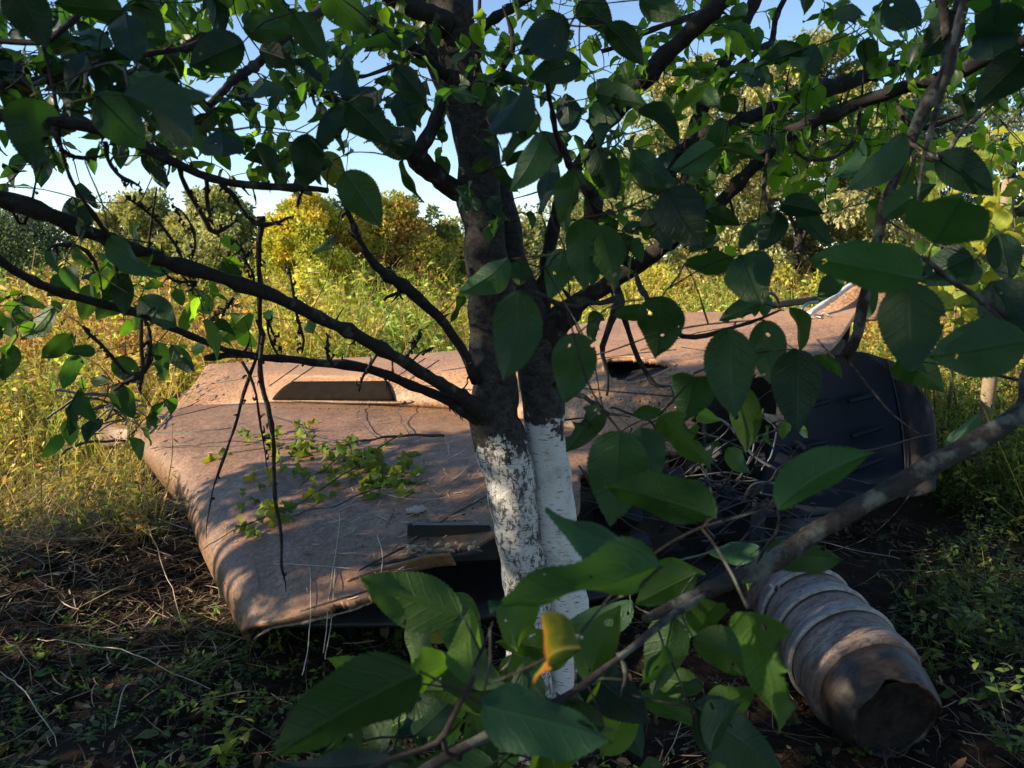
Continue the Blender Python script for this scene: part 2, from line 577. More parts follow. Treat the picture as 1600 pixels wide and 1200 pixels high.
# ------------------------------------------------------------------ ground
def gz_arr(X, Y):
    z = .03 * np.sin(X * 2.1 + Y * 1.3) + .025 * np.sin(X * 4.7 - Y * 3.1 + 1) + .012 * np.sin(X * 11 + 3) * np.sin(Y * 9.3)
    z = z * np.clip(1 - (np.abs(Y) - 12) / 20, .3, 1)
    ridge = np.exp(-((Y - (3.35 + .18 * np.sin(X * 3))) / .42) ** 2) * (1 / (1 + np.exp((X + 1.15) * 9)))
    z += .17 * ridge
    z += .10 / (1 + np.exp(-(Y - 3.5) * 4)) * (1 / (1 + np.exp((X + 1.3) * 6)))
    z += np.clip((Y - 30) / 200, 0, 1) * 1.0
    return z


def gz(x, y): return float(gz_arr(np.array([x]), np.array([y]))[0])


s = np.linspace(-1, 1, 300)
gx = 150 * np.sinh(s * 5.2) / np.sinh(5.2)
s = np.linspace(0, 1, 360)
gy = -12 + 14 * s + 300 * (np.exp(s * 6.0) - 1) / (math.exp(6.0) - 1)
GX, GY = np.meshgrid(gx, gy)
V = np.stack([GX.ravel(), GY.ravel(), gz_arr(GX.ravel(), GY.ravel())], axis=1)
near = (np.abs(V[:, 0]) < 6) & (V[:, 1] < 9)
idx = np.where(near)[0]
V[idx, 2] += .035 * vnoise(V[idx] * [1, 1, 0], 3.5, 3, 5)
a = (np.arange(len(gy) - 1)[:, None] * len(gx) + np.arange(len(gx) - 1)[None, :]).ravel()
F = np.stack([a, a + 1, a + len(gx) + 1, a + len(gx)], axis=-1)
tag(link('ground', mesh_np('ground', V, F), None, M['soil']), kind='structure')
#@@GROUND_END

# ------------------------------------------------------------------ wreck
wreck = empty('aircraft_wreck', (0, 3.6, 0), 'crashed tan aircraft wing and fuselage section lying broken behind the whitewashed tree', 'aircraft wreck')


def zrow(lst): return [PZ(*p) for p in lst]


wing_rows = [
    zrow([(398, 1012, .10), (378, 990, .20), (400, 977, .30), (480, 960, .355), (590, 932, .40), (700, 878, .43), (790, 826, .48), (900, 805, .50)]),
    zrow([(345, 905, .13), (319, 872, .26), (350, 852, .375), (450, 850, .43), (560, 840, .46), (680, 802, .49), (800, 772, .53), (940, 762, .56)]),
    zrow([(296, 810, .16), (272, 762, .31), (312, 746, .43), (420, 742, .49), (540, 735, .52), (680, 726, .56), (820, 716, .60), (980, 702, .62)]),
    zrow([(232, 725, .22), (212, 690, .38), (258, 668, .48), (380, 662, .54), (520, 660, .57), (680, 657, .60), (840, 655, .62), (1000, 650, .62)]),
    zrow([(226, 672, .34), (228, 655, .42), (290, 632, .52), (400, 626, .57), (540, 625, .60), (690, 628, .62), (840, 640, .63), (1000, 640, .64)]),
    zrow([(262, 640, .44), (268, 628, .50), (310, 604, .55), (420, 603, .60), (540, 603, .63), (690, 603, .64), (840, 612, .66), (1000, 615, .68)]),
]
V, F, G = grid_surface(wing_rows, 300, 200)
px, py = npj(V)
V[:, 2] += .005 * vnoise(V, 1.3, 5, 2)
mi = np.zeros(len(F), dtype=np.int32)
# hatch outline at the wing tip, seams: real grooves
dark = np.zeros(len(V), bool)
# torn near edge: jagged removal
fc = V[F].mean(axis=1); fpx, fpy = npj(fc)
jag = np.array([noise.fractal(Vector((x * .035, 0, 0)), 1, 2, 4) for x in fpx]) * 9
near_edge = np.interp(fpx, [380, 480, 590, 610, 640, 700, 745, 760, 900, 1000], [1000, 962, 930, 902, 878, 860, 852, 846, 805, 790])
keep = fpy < near_edge + jag
keep &= ~((fpx > 905) & (fpy > 735 + jag * 2))
keep &= ~(fpx > 975 + jag * 2)
nonlocal_mi = dark[F].sum(axis=1) >= 3
F2 = F[keep]
me = mesh_np('wing_skin', V, F2)
me.materials.append(M['skin']); me.materials.append(M['carbon'])
me.polygons.foreach_set('material_index', nonlocal_mi[keep].astype(np.int32))
wing = link('wing_skin', me, wreck)
m = wing.modifiers.new('thick', 'SOLIDIFY'); m.thickness = .022; m.offset = -1; m.material_offset = 1; m.material_offset_rim = 0
wing_bvh = BVHTree.FromPolygons([tuple(v) for v in V], [tuple(map(int, f)) for f in F2])

fus_rows = [
    zrow([(262, 652, .44), (380, 640, .50), (500, 638, .54), (620, 640, .56), (740, 650, .56), (850, 680, .53), (950, 702, .52), (1060, 716, .50), (1130, 712, .47)]),
    zrow([(270, 640, .50), (380, 628, .57), (500, 626, .61), (620, 630, .63), (740, 638, .64), (850, 662, .61), (950, 684, .61), (1060, 698, .58), (1140, 695, .56)]),
    zrow([(303, 600, .61), (390, 595, .67), (500, 593, .71), (620, 594, .75), (740, 590, .80), (860, 586, .85), (970, 584, .885), (1080, 580, .915), (1270, 567, .95)]),
    zrow([(318, 578, .67), (395, 579, .71), (500, 581, .74), (620, 577, .78), (740, 566, .85), (860, 549, .93), (985, 540, .975), (1110, 536, 1.0), (1308, 534, 1.03)]),
    zrow([(325, 569, .70), (440, 563, .73), (540, 559, .75), (640, 554, .78), (740, 543, .83), (860, 516, .94), (1000, 493, 1.05), (1150, 487, 1.10), (1345, 478, 1.17)]),
]
last = [Vector((v.x, v.y + .12, v.z - .10)) for v in fus_rows[-1]]
last2 = [Vector((v.x, v.y + .14, v.z - .55)) for v in fus_rows[-1]]
fus_rows += [last, last2]
V, F, G = grid_surface(fus_rows, 360, 150)
px, py = npj(V)
front = V[:, 1] < 5.6
dark = np.zeros(len(V), bool)
# side opening (a real recess)
lens = [(944, 572), (950, 562), (985, 560), (1030, 566), (1052, 572), (1020, 590), (985, 597), (955, 590)]
# scoop outline; its sloping face is coloured dark for shade
sc = [(455, 598), (606, 597), (616, 622), (428, 621)]
scoop = np.zeros(len(V), bool)
fc = V[F].mean(axis=1); fpx, fpy = npj(fc)
jag = np.array([noise.fractal(Vector((y * .06, x * .03, 0)), 1, 2, 4) for x, y in zip(fpx, fpy)]) * 12
fus_full = BVHTree.FromPolygons([tuple(v) for v in V], [tuple(map(int, f)) for f in F])
lens_hole = inside(fpx, fpy, lens) & (fc[:, 1] < 5.6)
keep = ~lens_hole & ~((fpx > 1085 + jag) & (fpy > 586 + jag * .5)) & ~((fpx > 1268 + jag) & (fpy > 560))
F2 = F[keep]
mi = (dark[F].sum(axis=1) >= 3).astype(np.int32)
mi[(scoop[F].sum(axis=1) >= 3)] = 2
me = mesh_np('fuselage_skin', V, F2)
M['scoop'] = simple('shade_toned_scoop', (.010, .008, .007), .95, spec=.05, nz=(.018, .013, .010))  # near-black colour stands for the shade on the sloping face
for k in ('skin_clean_lit', 'carbon', 'scoop'): me.materials.append(M[k])
me.polygons.foreach_set('material_index', mi[keep])
fus = link('fuselage_skin', me, wreck)
m = fus.modifiers.new('thick', 'SOLIDIFY'); m.thickness = .018; m.offset = -1; m.material_offset = 1; m.material_offset_rim = 0
fus_bvh = BVHTree.FromPolygons([tuple(v) for v in V], [tuple(map(int, f)) for f in F2])


def on_wreck(px, py, lift=0.004):
    r = ray(px, py).normalized(); o = Vector((0, 0, CZ)); best = None
    for b in (wing_bvh, fus_bvh):
        h = b.ray_cast(o, r)
        if h[0] is not None and (best is None or h[3] < best[3]): best = h
    if best is None: return None
    nrm = best[1] if best[1].z > 0 else -best[1]
    return best[0] + nrm * lift, nrm


def on_ground(px, py):
    r = ray(px, py); o = Vector((0, 0, CZ)); y = (0 - CZ) / r.z if r.z < 0 else 50
    for _ in range(8):
        p = o + r * y
        y = y + (gz(p.x, p.y) - p.z) / (r.z if abs(r.z) > .02 else -.02)
    p = o + r * y
    return Vector((p.x, p.y, gz(p.x, p.y)))


def on_full(px, py, lift=0.0):
    h = fus_full.ray_cast(Vector((0, 0, CZ)), ray(px, py).normalized())
    n_ = h[1] if h[1].z > 0 else -h[1]
    return h[0] + n_ * lift


# oval opening in the side: rolled lip and a dark duct behind it
lp_ = [(942, 573), (948, 563), (965, 559), (985, 558), (1010, 561), (1035, 566), (1056, 571), (1036, 581), (1012, 592), (985, 599), (962, 596), (947, 586)]
ring = cat_path([(*on_full(x, y, .001), .007) for x, y in lp_ + lp_[:1]], 61)
V, F = tube_arrays(ring, 8); link('duct_lip', pymesh('duct_lip', V, F), wreck, M['skin_clean_lit'])
C0 = ring[:, :3]; cen = C0.mean(axis=0); Vd = []; Fd = []
for i_, k_ in enumerate((1.02, 1.0, .85, .5, .02)):
    for p_ in C0[:-1]: Vd.append(cen + (p_ - cen) * k_ + np.array([0, .30, -.02]) * (0, .3, .8, 1, 1)[i_])
for i_ in range(4):
    for j_ in range(60): Fd.append((i_ * 60 + j_, i_ * 60 + (j_ + 1) % 60, (i_ + 1) * 60 + (j_ + 1) % 60, (i_ + 1) * 60 + j_))
link('duct', pymesh('duct', Vd, Fd), wreck, M['carbon'])
# sloping scoop with a sharp sill, shade put into its dark colour
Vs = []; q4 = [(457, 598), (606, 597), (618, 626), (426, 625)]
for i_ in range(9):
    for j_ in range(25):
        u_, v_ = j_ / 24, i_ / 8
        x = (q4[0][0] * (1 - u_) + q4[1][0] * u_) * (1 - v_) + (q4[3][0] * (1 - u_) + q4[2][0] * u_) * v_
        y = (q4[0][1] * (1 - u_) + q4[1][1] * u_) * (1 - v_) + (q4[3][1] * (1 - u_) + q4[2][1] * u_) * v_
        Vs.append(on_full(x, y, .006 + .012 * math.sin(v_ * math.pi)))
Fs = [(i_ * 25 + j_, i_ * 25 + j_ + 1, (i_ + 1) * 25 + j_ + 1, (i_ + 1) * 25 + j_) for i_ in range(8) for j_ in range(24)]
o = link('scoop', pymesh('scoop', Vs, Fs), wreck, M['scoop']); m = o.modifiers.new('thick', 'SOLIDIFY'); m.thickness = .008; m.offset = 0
tube('scoop_sill', [(*on_full(x, y, .006), .007) for x, y in ((420, 627), (500, 629), (620, 629), (632, 627))], M['skin'], wreck, n=20)

SEAMS = [[(246, 672), (268, 652), (345, 634), (430, 630)], [(246, 676), (300, 676), (370, 668)], [(560, 892), (640, 850), (700, 808), (760, 776), (800, 745)], [(470, 955), (570, 925), (618, 902)],
         [(422, 626), (520, 629), (620, 633), (650, 627)], [(420, 604), (440, 590), (470, 568)], [(455, 597), (480, 580), (500, 566)], [(606, 597), (640, 576), (668, 558)], [(630, 600), (655, 584), (690, 560)],
         [(650, 601), (700, 606), (770, 612)], [(690, 580), (760, 570)], [(885, 604), (960, 612), (1060, 620), (1078, 621)], [(1000, 548), (1090, 520), (1180, 505)], [(1065, 543), (1180, 560)], [(860, 572), (1000, 552), (1065, 546)],
         [(300, 716), (420, 700), (560, 700)], [(330, 600), (420, 585)], [(1180, 505), (1265, 562)]]
for sm in SEAMS:
    q = []
    for (x0, y0), (x1, y1) in zip(sm[:-1], sm[1:]):
        for t_ in np.linspace(0, 1, 9)[:-1]:
            h = on_wreck(x0 + (x1 - x0) * t_, y0 + (y1 - y0) * t_, .0)
            if h: q.append((*h[0], .0045))
    if len(q) > 3:
        V, F = tube_arrays(np.array(q), 6); link('seam', pymesh('seam', V, F), wreck, M['carbon'])
# fasteners along two seams
sc_me = None
for (x0, y0, x1, y1, n_) in ((880, 616, 1075, 634, 14), (640, 862, 795, 756, 12), (430, 637, 640, 641, 16), (1010, 540, 1175, 500, 12)):
    for t_ in np.linspace(0, 1, n_):
        h = on_wreck(x0 + (x1 - x0) * t_, y0 + (y1 - y0) * t_, .0)
        if not h: continue
        if sc_me is None:
            V, F = tube_arrays(np.array([(0, 0, -.002, .005), (0, 0, .0012, .005), (0, 0, .002, .003)]), 8); sc_me = pymesh('fastener', V, F); sc_me.materials.append(M['scoop'])
        o = link('fastener', sc_me, wreck); place(o, Matrix.Translation(h[0]) @ h[1].to_track_quat('Z', 'Y').to_matrix().to_4x4())


# belly and inner bulkheads, dark composite
def slab(name, pts, mat, th=.02, parent=wreck, n=(10, 6), jagn=.0):
    V, F, G = grid_surface(pts, *n)
    if jagn: V += jagn * np.stack([vnoise(V, 3, 1), vnoise(V, 3, 9), vnoise(V, 3, 17)], axis=1)
    me = mesh_np(name, V, F, smooth=True); o = link(name, me, parent, mat)
    m = o.modifiers.new('thick', 'SOLIDIFY'); m.thickness = th; m.offset = 0
    return o


V3 = Vector
slab('belly_panel', [[V3((-.95, 2.75, .10)), V3((-.2, 2.75, .12)), V3((.6, 3.0, .14)), V3((1.2, 3.1, .14))],
                     [V3((-1.5, 3.7, .10)), V3((-.2, 3.6, .12)), V3((.8, 3.7, .14)), V3((1.6, 3.8, .14))],
                     [V3((-2.1, 4.6, .20)), V3((-.2, 5.0, .12)), V3((1.2, 5.0, .2)), V3((2.4, 5.2, .3))]], M['carbon'])
slab('bulkhead', [[V3((-.5, 3.3, .40)), V3((.2, 3.35, .46)), V3((.8, 3.4, .5))], [V3((-.5, 3.3, .08)), V3((.2, 3.35, .08)), V3((.8, 3.4, .08))]], M['carbon'])
slab('bulkhead', [[V3((.9, 4.25, .95)), V3((1.5, 4.45, .97)), V3((2.0, 4.6, 1.0))], [V3((.9, 4.25, .1)), V3((1.5, 4.45, .1)), V3((2.0, 4.6, .1))]], M['carbon'])
slab('rib', [[V3((.95, 3.7, .82)), V3((1.0, 4.3, .9))], [V3((.95, 3.7, .15)), V3((1.0, 4.3, .15))]], M['carbon'], n=(4, 6))
# ribbed concave panel at the right end
rp = [
    [P(1232, 588, 4.12), P(1290, 560, 4.22), P(1340, 550, 4.30), P(1386, 562, 4.30)],
    [P(1215, 640, 4.02), P(1290, 610, 4.18), P(1350, 600, 4.26), P(1398, 608, 4.24)],
    [P(1200, 700, 3.90), P(1285, 680, 4.08), P(1355, 668, 4.15), P(1408, 668, 4.12)],
    [P(1180, 770, 3.65), P(1275, 760, 3.82), P(1355, 748, 3.92), P(1414, 740, 3.95)],
    [P(1170, 810, 3.45), P(1275, 806, 3.58), P(1350, 792, 3.70), P(1404, 775, 3.78)],
]
slab('inner_panel', rp, M['slate'], .016, n=(30, 36))
sh = [
    [P(1388, 562, 4.28), P(1408, 570, 4.22), P(1418, 584, 4.15), P(1420, 592, 4.25)],
    [P(1400, 608, 4.22), P(1430, 614, 4.12), P(1450, 628, 4.05), P(1448, 632, 4.2)],
    [P(1410, 668, 4.10), P(1440, 668, 4.0), P(1459, 668, 3.95), P(1458, 668, 4.15)],
    [P(1416, 740, 3.93), P(1440, 738, 3.88), P(1460, 730, 3.85), P(1460, 728, 4.05)],
    [P(1406, 777, 3.76), P(1430, 776, 3.76), P(1457, 768, 3.76), P(1459, 766, 3.95)],
]
slab('outer_shell', sh, M['shell'], .014, n=(16, 30))
for (x0, y0, Y0, x1, y1, Y1) in ((1325, 628, 4.13, 1372, 616, 4.18), (1330, 682, 4.06, 1378, 668, 4.09), (1318, 738, 3.92, 1382, 716, 3.97), (1250, 640, 4.05, 1296, 626, 4.12), (1240, 700, 3.93, 1292, 690, 4.0)):
    a, b = P(x0, y0, Y0 - .01), P(x1, y1, Y1 - .01)
    pts = [(*(a + (b - a) * t), r) for t, r in ((0, .004), (.06, .013), (.5, .015), (.94, .013), (1, .004))]
    tube('rib', pts, M['slate'], wreck, n=14, sides=10)
# seam strip and torn tan panel, white strip, black ledge
tube('seam', [(*P(1386, 562, 4.23), .006), (*P(1399, 608, 4.17), .006), (*P(1410, 668, 4.05), .006), (*P(1415, 742, 3.89), .006), (*P(1405, 776, 3.72), .006)], M['carbon'], wreck, n=24)
tp = [[P(1262, 497, 5.0), P(1300, 478, 5.02), P(1346, 452, 5.05)], [P(1276, 478, 5.12), P(1310, 455, 5.15), P(1346, 434, 5.2)]]
tp = [[P(1270, 502, 4.9), P(1310, 505, 4.85), P(1372, 500, 4.9)], [P(1292, 482, 5.15), P(1330, 472, 5.15), P(1385, 470, 5.15)], [P(1322, 456, 5.3), P(1345, 436, 5.3), P(1398, 440, 5.3)]]
o = slab('torn_panel', tp, M['skin_clean_lit'], .012, n=(14, 10), jagn=.01)
a, b = P(1262, 492, 4.86), P(1342, 437, 5.24)
tube('white_strip', [(*a, .020), (*(a.lerp(b, .5)), .021), (*b, .019)], M['white_strip'], wreck, n=12, sides=6)
for k in range(4):
    o = link('white_scrap', box_mesh('white_scrap', .10 - k * .015, .035, .006, .002), wreck, M['white_strip']); o.location = P(1262 + k * 9, 496 - (k % 2) * 5, 4.84); o.rotation_euler = (.3 * k - .4, .2, .5 * k)
o = slab('ledge', [[P(1195, 484, 5.75), P(1235, 478, 5.75), P(1276, 474, 5.75)], [P(1197, 474, 5.75), P(1235, 468, 5.75), P(1276, 463, 5.75)]], M['carbon'], .05, n=(8, 4))
tube('hose', [(*P(1253, 492, 5.2), .009), (*P(1254, 481, 5.2), .009), (*P(1263, 474, 5.22), .009), (*P(1276, 472, 5.3), .009), (*P(1285, 478, 5.4), .009)], M['teal_hose'], wreck, n=20)
tube('hose', [(*P(1190, 488, 5.4), .012), (*P(1194, 468, 5.4), .012), (*P(1203, 458, 5.4), .012), (*P(1214, 466, 5.45), .012), (*P(1218, 484, 5.5), .012)], M['cable'], wreck, n=20)
# black bar in the torn front edge, foam and shredded edge strips
bar = link('beam', box_mesh('beam', .29, .03, .056), wreck, M['black_bar'])
bp = PZ(706, 830, .475); bar.location = bp; bar.rotation_euler = (0, .04, .10)
bar.matrix_parent_inverse = Matrix.Translation(-wreck.location)
cap = link('beam_end_cap', box_mesh('beam_end_cap', .02, .036, .06), wreck, M['shell'])
cap.location = bp + V3((-.155, -.016, .006)); cap.rotation_euler = (0, .04, .10)


def edge_strip(name, pts, mat, r, parent=wreck, n=26, rough=.9, seed=0):
    q = [(*v, r * random.uniform(.5, 1.2)) for v in pts]
    return tube(name, q, mat, parent, n=n, sides=8, rough=rough, wiggle=.012, seed=seed)


edge_strip('torn_edge', [PZ(398, 998, .235), PZ(440, 982, .29), PZ(500, 966, .335), PZ(560, 948, .36), PZ(588, 936, .375)], M['foam'], .007)
edge_strip('torn_edge', [PZ(536, 908, .40), PZ(580, 888, .425), PZ(640, 874, .44), PZ(690, 872, .44), PZ(750, 862, .44)], M['shell'], .012, seed=3)
for k in range(30):
    x = random.uniform(628, 745); y = 868 - (x - 628) * .10 + random.uniform(-14, 3)
    c = PZ(x, y, .45); r = random.uniform(.002, .011)
    tube('foam_crumb', [(*(c), r * .4), (*(c + V3((r, 0, r * .6))), r), (*(c + V3((2 * r, r * .5, r * .2))), r * .9), (*(c + V3((3 * r, 0, 0))), r * .3)], M['foam'], wreck, n=7, sides=6, rough=.7, seed=k)
# flap of skin bent over the torn edge
slab('torn_flap', [[PZ(538, 909, .415), PZ(600, 886, .44), PZ(660, 870, .455), PZ(700, 866, .46)], [PZ(548, 918, .39), PZ(610, 900, .40), PZ(665, 888, .40), PZ(712, 884, .41)]], M['skin'], .008, n=(26, 6), jagn=.014)


# cables and shredded strips inside the torn end
def cable(pts, r, mat, name='cable', parent=wreck):
    return tube(name, [(*p, r) for p in pts], mat, parent, n=len(pts) * 6, sides=6, wiggle=.01, seed=random.random() * 50)


for k in range(80):
    x, y = random.uniform(940, 1260), random.uniform(690, 850)
    Y = np.interp(y, [690, 850], [3.65, 2.95]) + random.uniform(-.1, .1)
    pts = []; dx, dy = random.uniform(-70, 70), random.uniform(-40, 40)
    for i in range(4):
        pts.append(P(x, y, Y)); x += dx + random.uniform(-25, 25); y += dy + random.uniform(-25, 25); Y += random.uniform(-.1, .08)
    pts = [V3((p.x, p.y, max(p.z, .05))) for p in pts]
    cable(pts, random.uniform(.0015, .007), random.choice([M['cable'], M['cable'], M['carbon'], M['pale_cable'] if k % 3 == 0 else M['carbon']]))
for pts in ([(1070, 745), (1130, 740), (1180, 748)], [(1080, 756), (1140, 752), (1185, 750)], [(1184, 648), (1212, 672), (1205, 710), (1190, 735)], [(1190, 800), (1250, 740), (1290, 700)], [(1160, 640), (1180, 700), (1150, 750)]):
    cable([P(x, y, 3.4 + .001 * (800 - y)) for x, y in pts], .004, M['pale_cable'])
for k in range(52):      # shredded composite plates
    x, y = random.uniform(930, 1270), random.uniform(700, 870)
    Y = np.interp(y, [690, 870], [3.75, 2.95]); c = P(x, y, Y)
    c.z = max(c.z, .06)
    w, l = random.uniform(.03, .10), random.uniform(.08, .3)
    me = box_mesh('shard', l, w, .006, .002)
    o = link('shard', me, wreck, random.choice([M['carbon'], M['carbon'], M['slate'], M['skin']] if k % 4 == 0 else [M['carbon']]))
    o.location = c; o.rotation_euler = (random.uniform(-.8, .8), random.uniform(-.8, .8), random.uniform(0, 3))
for x, y, a in ((1150, 668, .9), (1215, 655, .2), (1220, 648, 1.2), (1290, 545, .6)):
    o = link('shard', box_mesh('shard', .14, .05, .01, .003), wreck, M['foam']); o.location = P(x, y, 3.7); o.rotation_euler = (.6, a, a)
# rubble shelf under the torn end
def lump(name, cx, cy, rx, ry, h, mat, seed, parent=None, cz=0, kind=None):
    n = 42; V = []; F = []
    for i in range(n + 1):
        for j in range(n + 1):
            u, v = i / n * 2 - 1, j / n * 2 - 1
            d = math.hypot(u, v); f = max(0, 1 - d * d)
            z = h * f + .35 * h * f * noise.fractal(Vector((u * 3 + seed, v * 3, 0)), 1, 2, 5)
            X, Y = cx + u * rx, cy + v * ry
            V.append((X, Y, gz(X, Y) - .03 + z + cz))
    for i in range(n):
        for j in range(n):
            a = i * (n + 1) + j
            F.append((a, a + n + 1, a + n + 2, a + 1))
    return link(name, pymesh(name, V, F), parent, mat, kind)


tag(lump('soil_heap', 1.1, 3.35, .8, .45, .16, M['soil'], 4), kind='stuff')

# ribs of the wing tip: loose strips and small antenna at the far-left end
for k in range(16):
    x, y = random.uniform(195, 235), random.uniform(625, 690)
    a = P(x, y, 4.75 + random.uniform(-.1, .2)); b = P(x + random.uniform(-150, -10), y + random.uniform(-30, 45), 4.6 + random.uniform(-.2, .1))
    b.z = max(b.z, .1)
    cable([a, a.lerp(b, .5) + V3((0, 0, random.uniform(.0, .12))), b], random.uniform(.004, .009), random.choice([M['cable'], M['pale_cable'], M['carbon']]))
o = slab('wing_tip_piece', [[P(146, 668, 4.9), P(175, 664, 4.9), P(210, 668, 4.85)], [P(160, 700, 4.8), P(180, 700, 4.8), P(206, 696, 4.8)]], M['skin'], .03, n=(8, 4))
cable([P(95, 750, 4.2), P(100, 705, 4.4), P(150, 690, 4.5), P(205, 690, 4.7)], .008, M['cable'])
for k in range(9):
    a = P(random.uniform(215, 330), random.uniform(600, 640), 5.0)
    h = on_wreck(random.uniform(235, 330), random.uniform(606, 640))
    if h: cable([h[0], h[0] + V3((random.uniform(.1, .35), random.uniform(0, .2), .06)), h[0] + V3((random.uniform(.3, .6), .2, .10))], .004, M['grey_wood'], 'loose_strip')
#@@WRECK_END

# ------------------------------------------------------------------ metal cylinder
can = empty('engine_cylinder', PZ(1310, 1000, .15), 'scorched metal engine cylinder with three steel bands and a rusty nozzle lying on the ground', 'engine part')
c_near = PZ(1388, 1112, .12); c_far = PZ(1240, 930, .215)
ax = (c_near - c_far); LEN = ax.length; ax.normalize()
up = V3((0, 0, 1)); sx_ = ax.cross(up).normalized(); up = sx_.cross(ax).normalized()
rotm = Matrix((sx_, up, ax)).transposed().to_4x4()


def lathe(name, prof, mat, parent, seg=64, dent=.0, seed=0, cut=None):
    V = []; F = []
    for i, (z, r) in enumerate(prof):
        for k in range(seg):
            a = 2 * math.pi * k / seg; rr = r
            if dent: rr *= 1 + dent * noise.fractal(Vector((math.cos(a) * 1.5 + seed, math.sin(a) * 1.5, z * 5)), 1, 2, 4)
            zz = z
            if cut and i >= cut: zz += .03 * noise.fractal(Vector((math.cos(a) * 1.3, math.sin(a) * 1.3, 7)), 1, 2, 3)
            V.append((rr * math.cos(a), rr * math.sin(a), zz))
    for i in range(len(prof) - 1):
        for k in range(seg):
            k2 = (k + 1) % seg
            F.append((i * seg + k, i * seg + k2, (i + 1) * seg + k2, (i + 1) * seg + k))
    o = link(name, pymesh(name, V, F), parent, mat)
    place(o, Matrix.Translation(c_far) @ rotm)
    return o


R1, R2 = .158, .190


def rad(z): return R1 + (R2 - R1) * min(1, max(0, z / (.78 * LEN)))


zs = np.linspace(-.12, .80 * LEN, 46)
lathe('casing', [(-.12, .05)] + [(z, rad(z)) for z in zs] + [(.82 * LEN, .180), (.83 * LEN, .162)], M['casing'], can, 72, .012)
nz = [(.80 * LEN, .160), (.84 * LEN, .168), (.92 * LEN, .170), (.97 * LEN, .163), (1.02 * LEN, .150), (1.06 * LEN, .138), (1.065 * LEN, .130), (1.02 * LEN, .134), (.9 * LEN, .13), (.86 * LEN, .02)]
o = lathe('nozzle', nz, M['rust'], can, 64, .02, 3, 4)
for z in (.13, .335, .545):
    z0 = z * LEN; r = rad(z0) + .003
    lathe('band', [(z0 - .024, r - .004), (z0 - .022, r + .004), (z0 + .012, r + .005), (z0 + .015, r + .012), (z0 + .023, r + .012), (z0 + .025, r - .004)], M['band'], can, 72, .006)
    lathe('band_groove', [(z0 + .026, r - .003), (z0 + .027, r + .002), (z0 + .032, r + .002), (z0 + .033, r - .003)], M['carbon'], can, 72)
lathe('bore_shade', [(1.04 * LEN, .133), (1.03 * LEN, .10), (1.01 * LEN, .06), (1.02 * LEN, .03), (1.02 * LEN, .001)], M['rust'], can, 64, .02, 3)  # dark disc added in the mouth to stand for the shade inside
# lug on the upper left of the first band
lug = empty('x', (0, 0, 0)); bpy.data.objects.remove(lug)
lp = PZ(1212, 918, .33)
o = link('lug', box_mesh('lug', .05, .03, .014, .004), can, M['band']); o.location = lp; o.rotation_euler = (.2, .5, .6)
o.matrix_parent_inverse = Matrix.Translation(-can.location)
tube('bolt', [(*(lp + V3((-.004, -.012, -.002))), .008), (*(lp + V3((-.006, -.018, .012))), .008)], M['carbon'], can, n=6)
#@@CAN_END

# ------------------------------------------------------------------ leaves


def leaf_mesh(name, seed, fold=.18, curl=.12, twist=0., wave=.03, lobed=False, bite=False, nu=8, nv=44, serr=.011, mat='leaf'):
    r = random.Random(seed)
    V = []; UV = []; F = []
    ph = r.uniform(0, 6); asy = r.uniform(-.02, .02)
    bites = [(r.uniform(.3, .85), r.choice([-1, 1]), r.uniform(.06, .13)) for _ in range(3)] if bite else []
    for i in range(nv + 1):
        v = i / nv
        hw = .36 * (math.sin(math.pi * min(1, v ** .78))) ** .72 * (1.0 - .20 * v) if 0 < v < 1 else 0
        hw = hw * (1 if v < .86 else 1 - .35 * (v - .86) / .14)
        if lobed: hw *= .78 + .42 * math.sin(v * 4 * math.pi + 4.4)
        for j in range(nu + 1):
            u = j / nu * 2 - 1
            e = abs(u)
            w = hw
            if e > .99: w = hw + (serr if i % 2 else -serr * .4) * (hw > .02)
            for bv, bs, br in bites:
                if (u > 0) == (bs > 0) and abs(v - bv) < br: w -= (e ** 3) * hw * .7 * math.sqrt(max(0, 1 - ((v - bv) / br) ** 2))
            x = u * w + asy * math.sin(v * 3)
            z = fold * abs(x) - curl * (v - .35) ** 2 * 1.6 + wave * math.sin(v * 11 + ph + u * 1.2) * e
            z += -.03 * math.cos(min(abs(x) * 30, 3.14)) * .3
            y = v
            x2 = x * math.cos(twist * v) - z * math.sin(twist * v); z2 = x * math.sin(twist * v) + z * math.cos(twist * v)
            V.append((x2, y, z2)); UV.append((u * hw / .62 * .5 + .5, v))
    for i in range(nv):
        for j in range(nu):
            a = i * (nu + 1) + j
            F.append((a, a + 1, a + nu + 2, a + nu + 1))
    # petiole
    me = mesh_np(name, V, F, uv=UV)
    me.materials.append(M[mat])
    return me


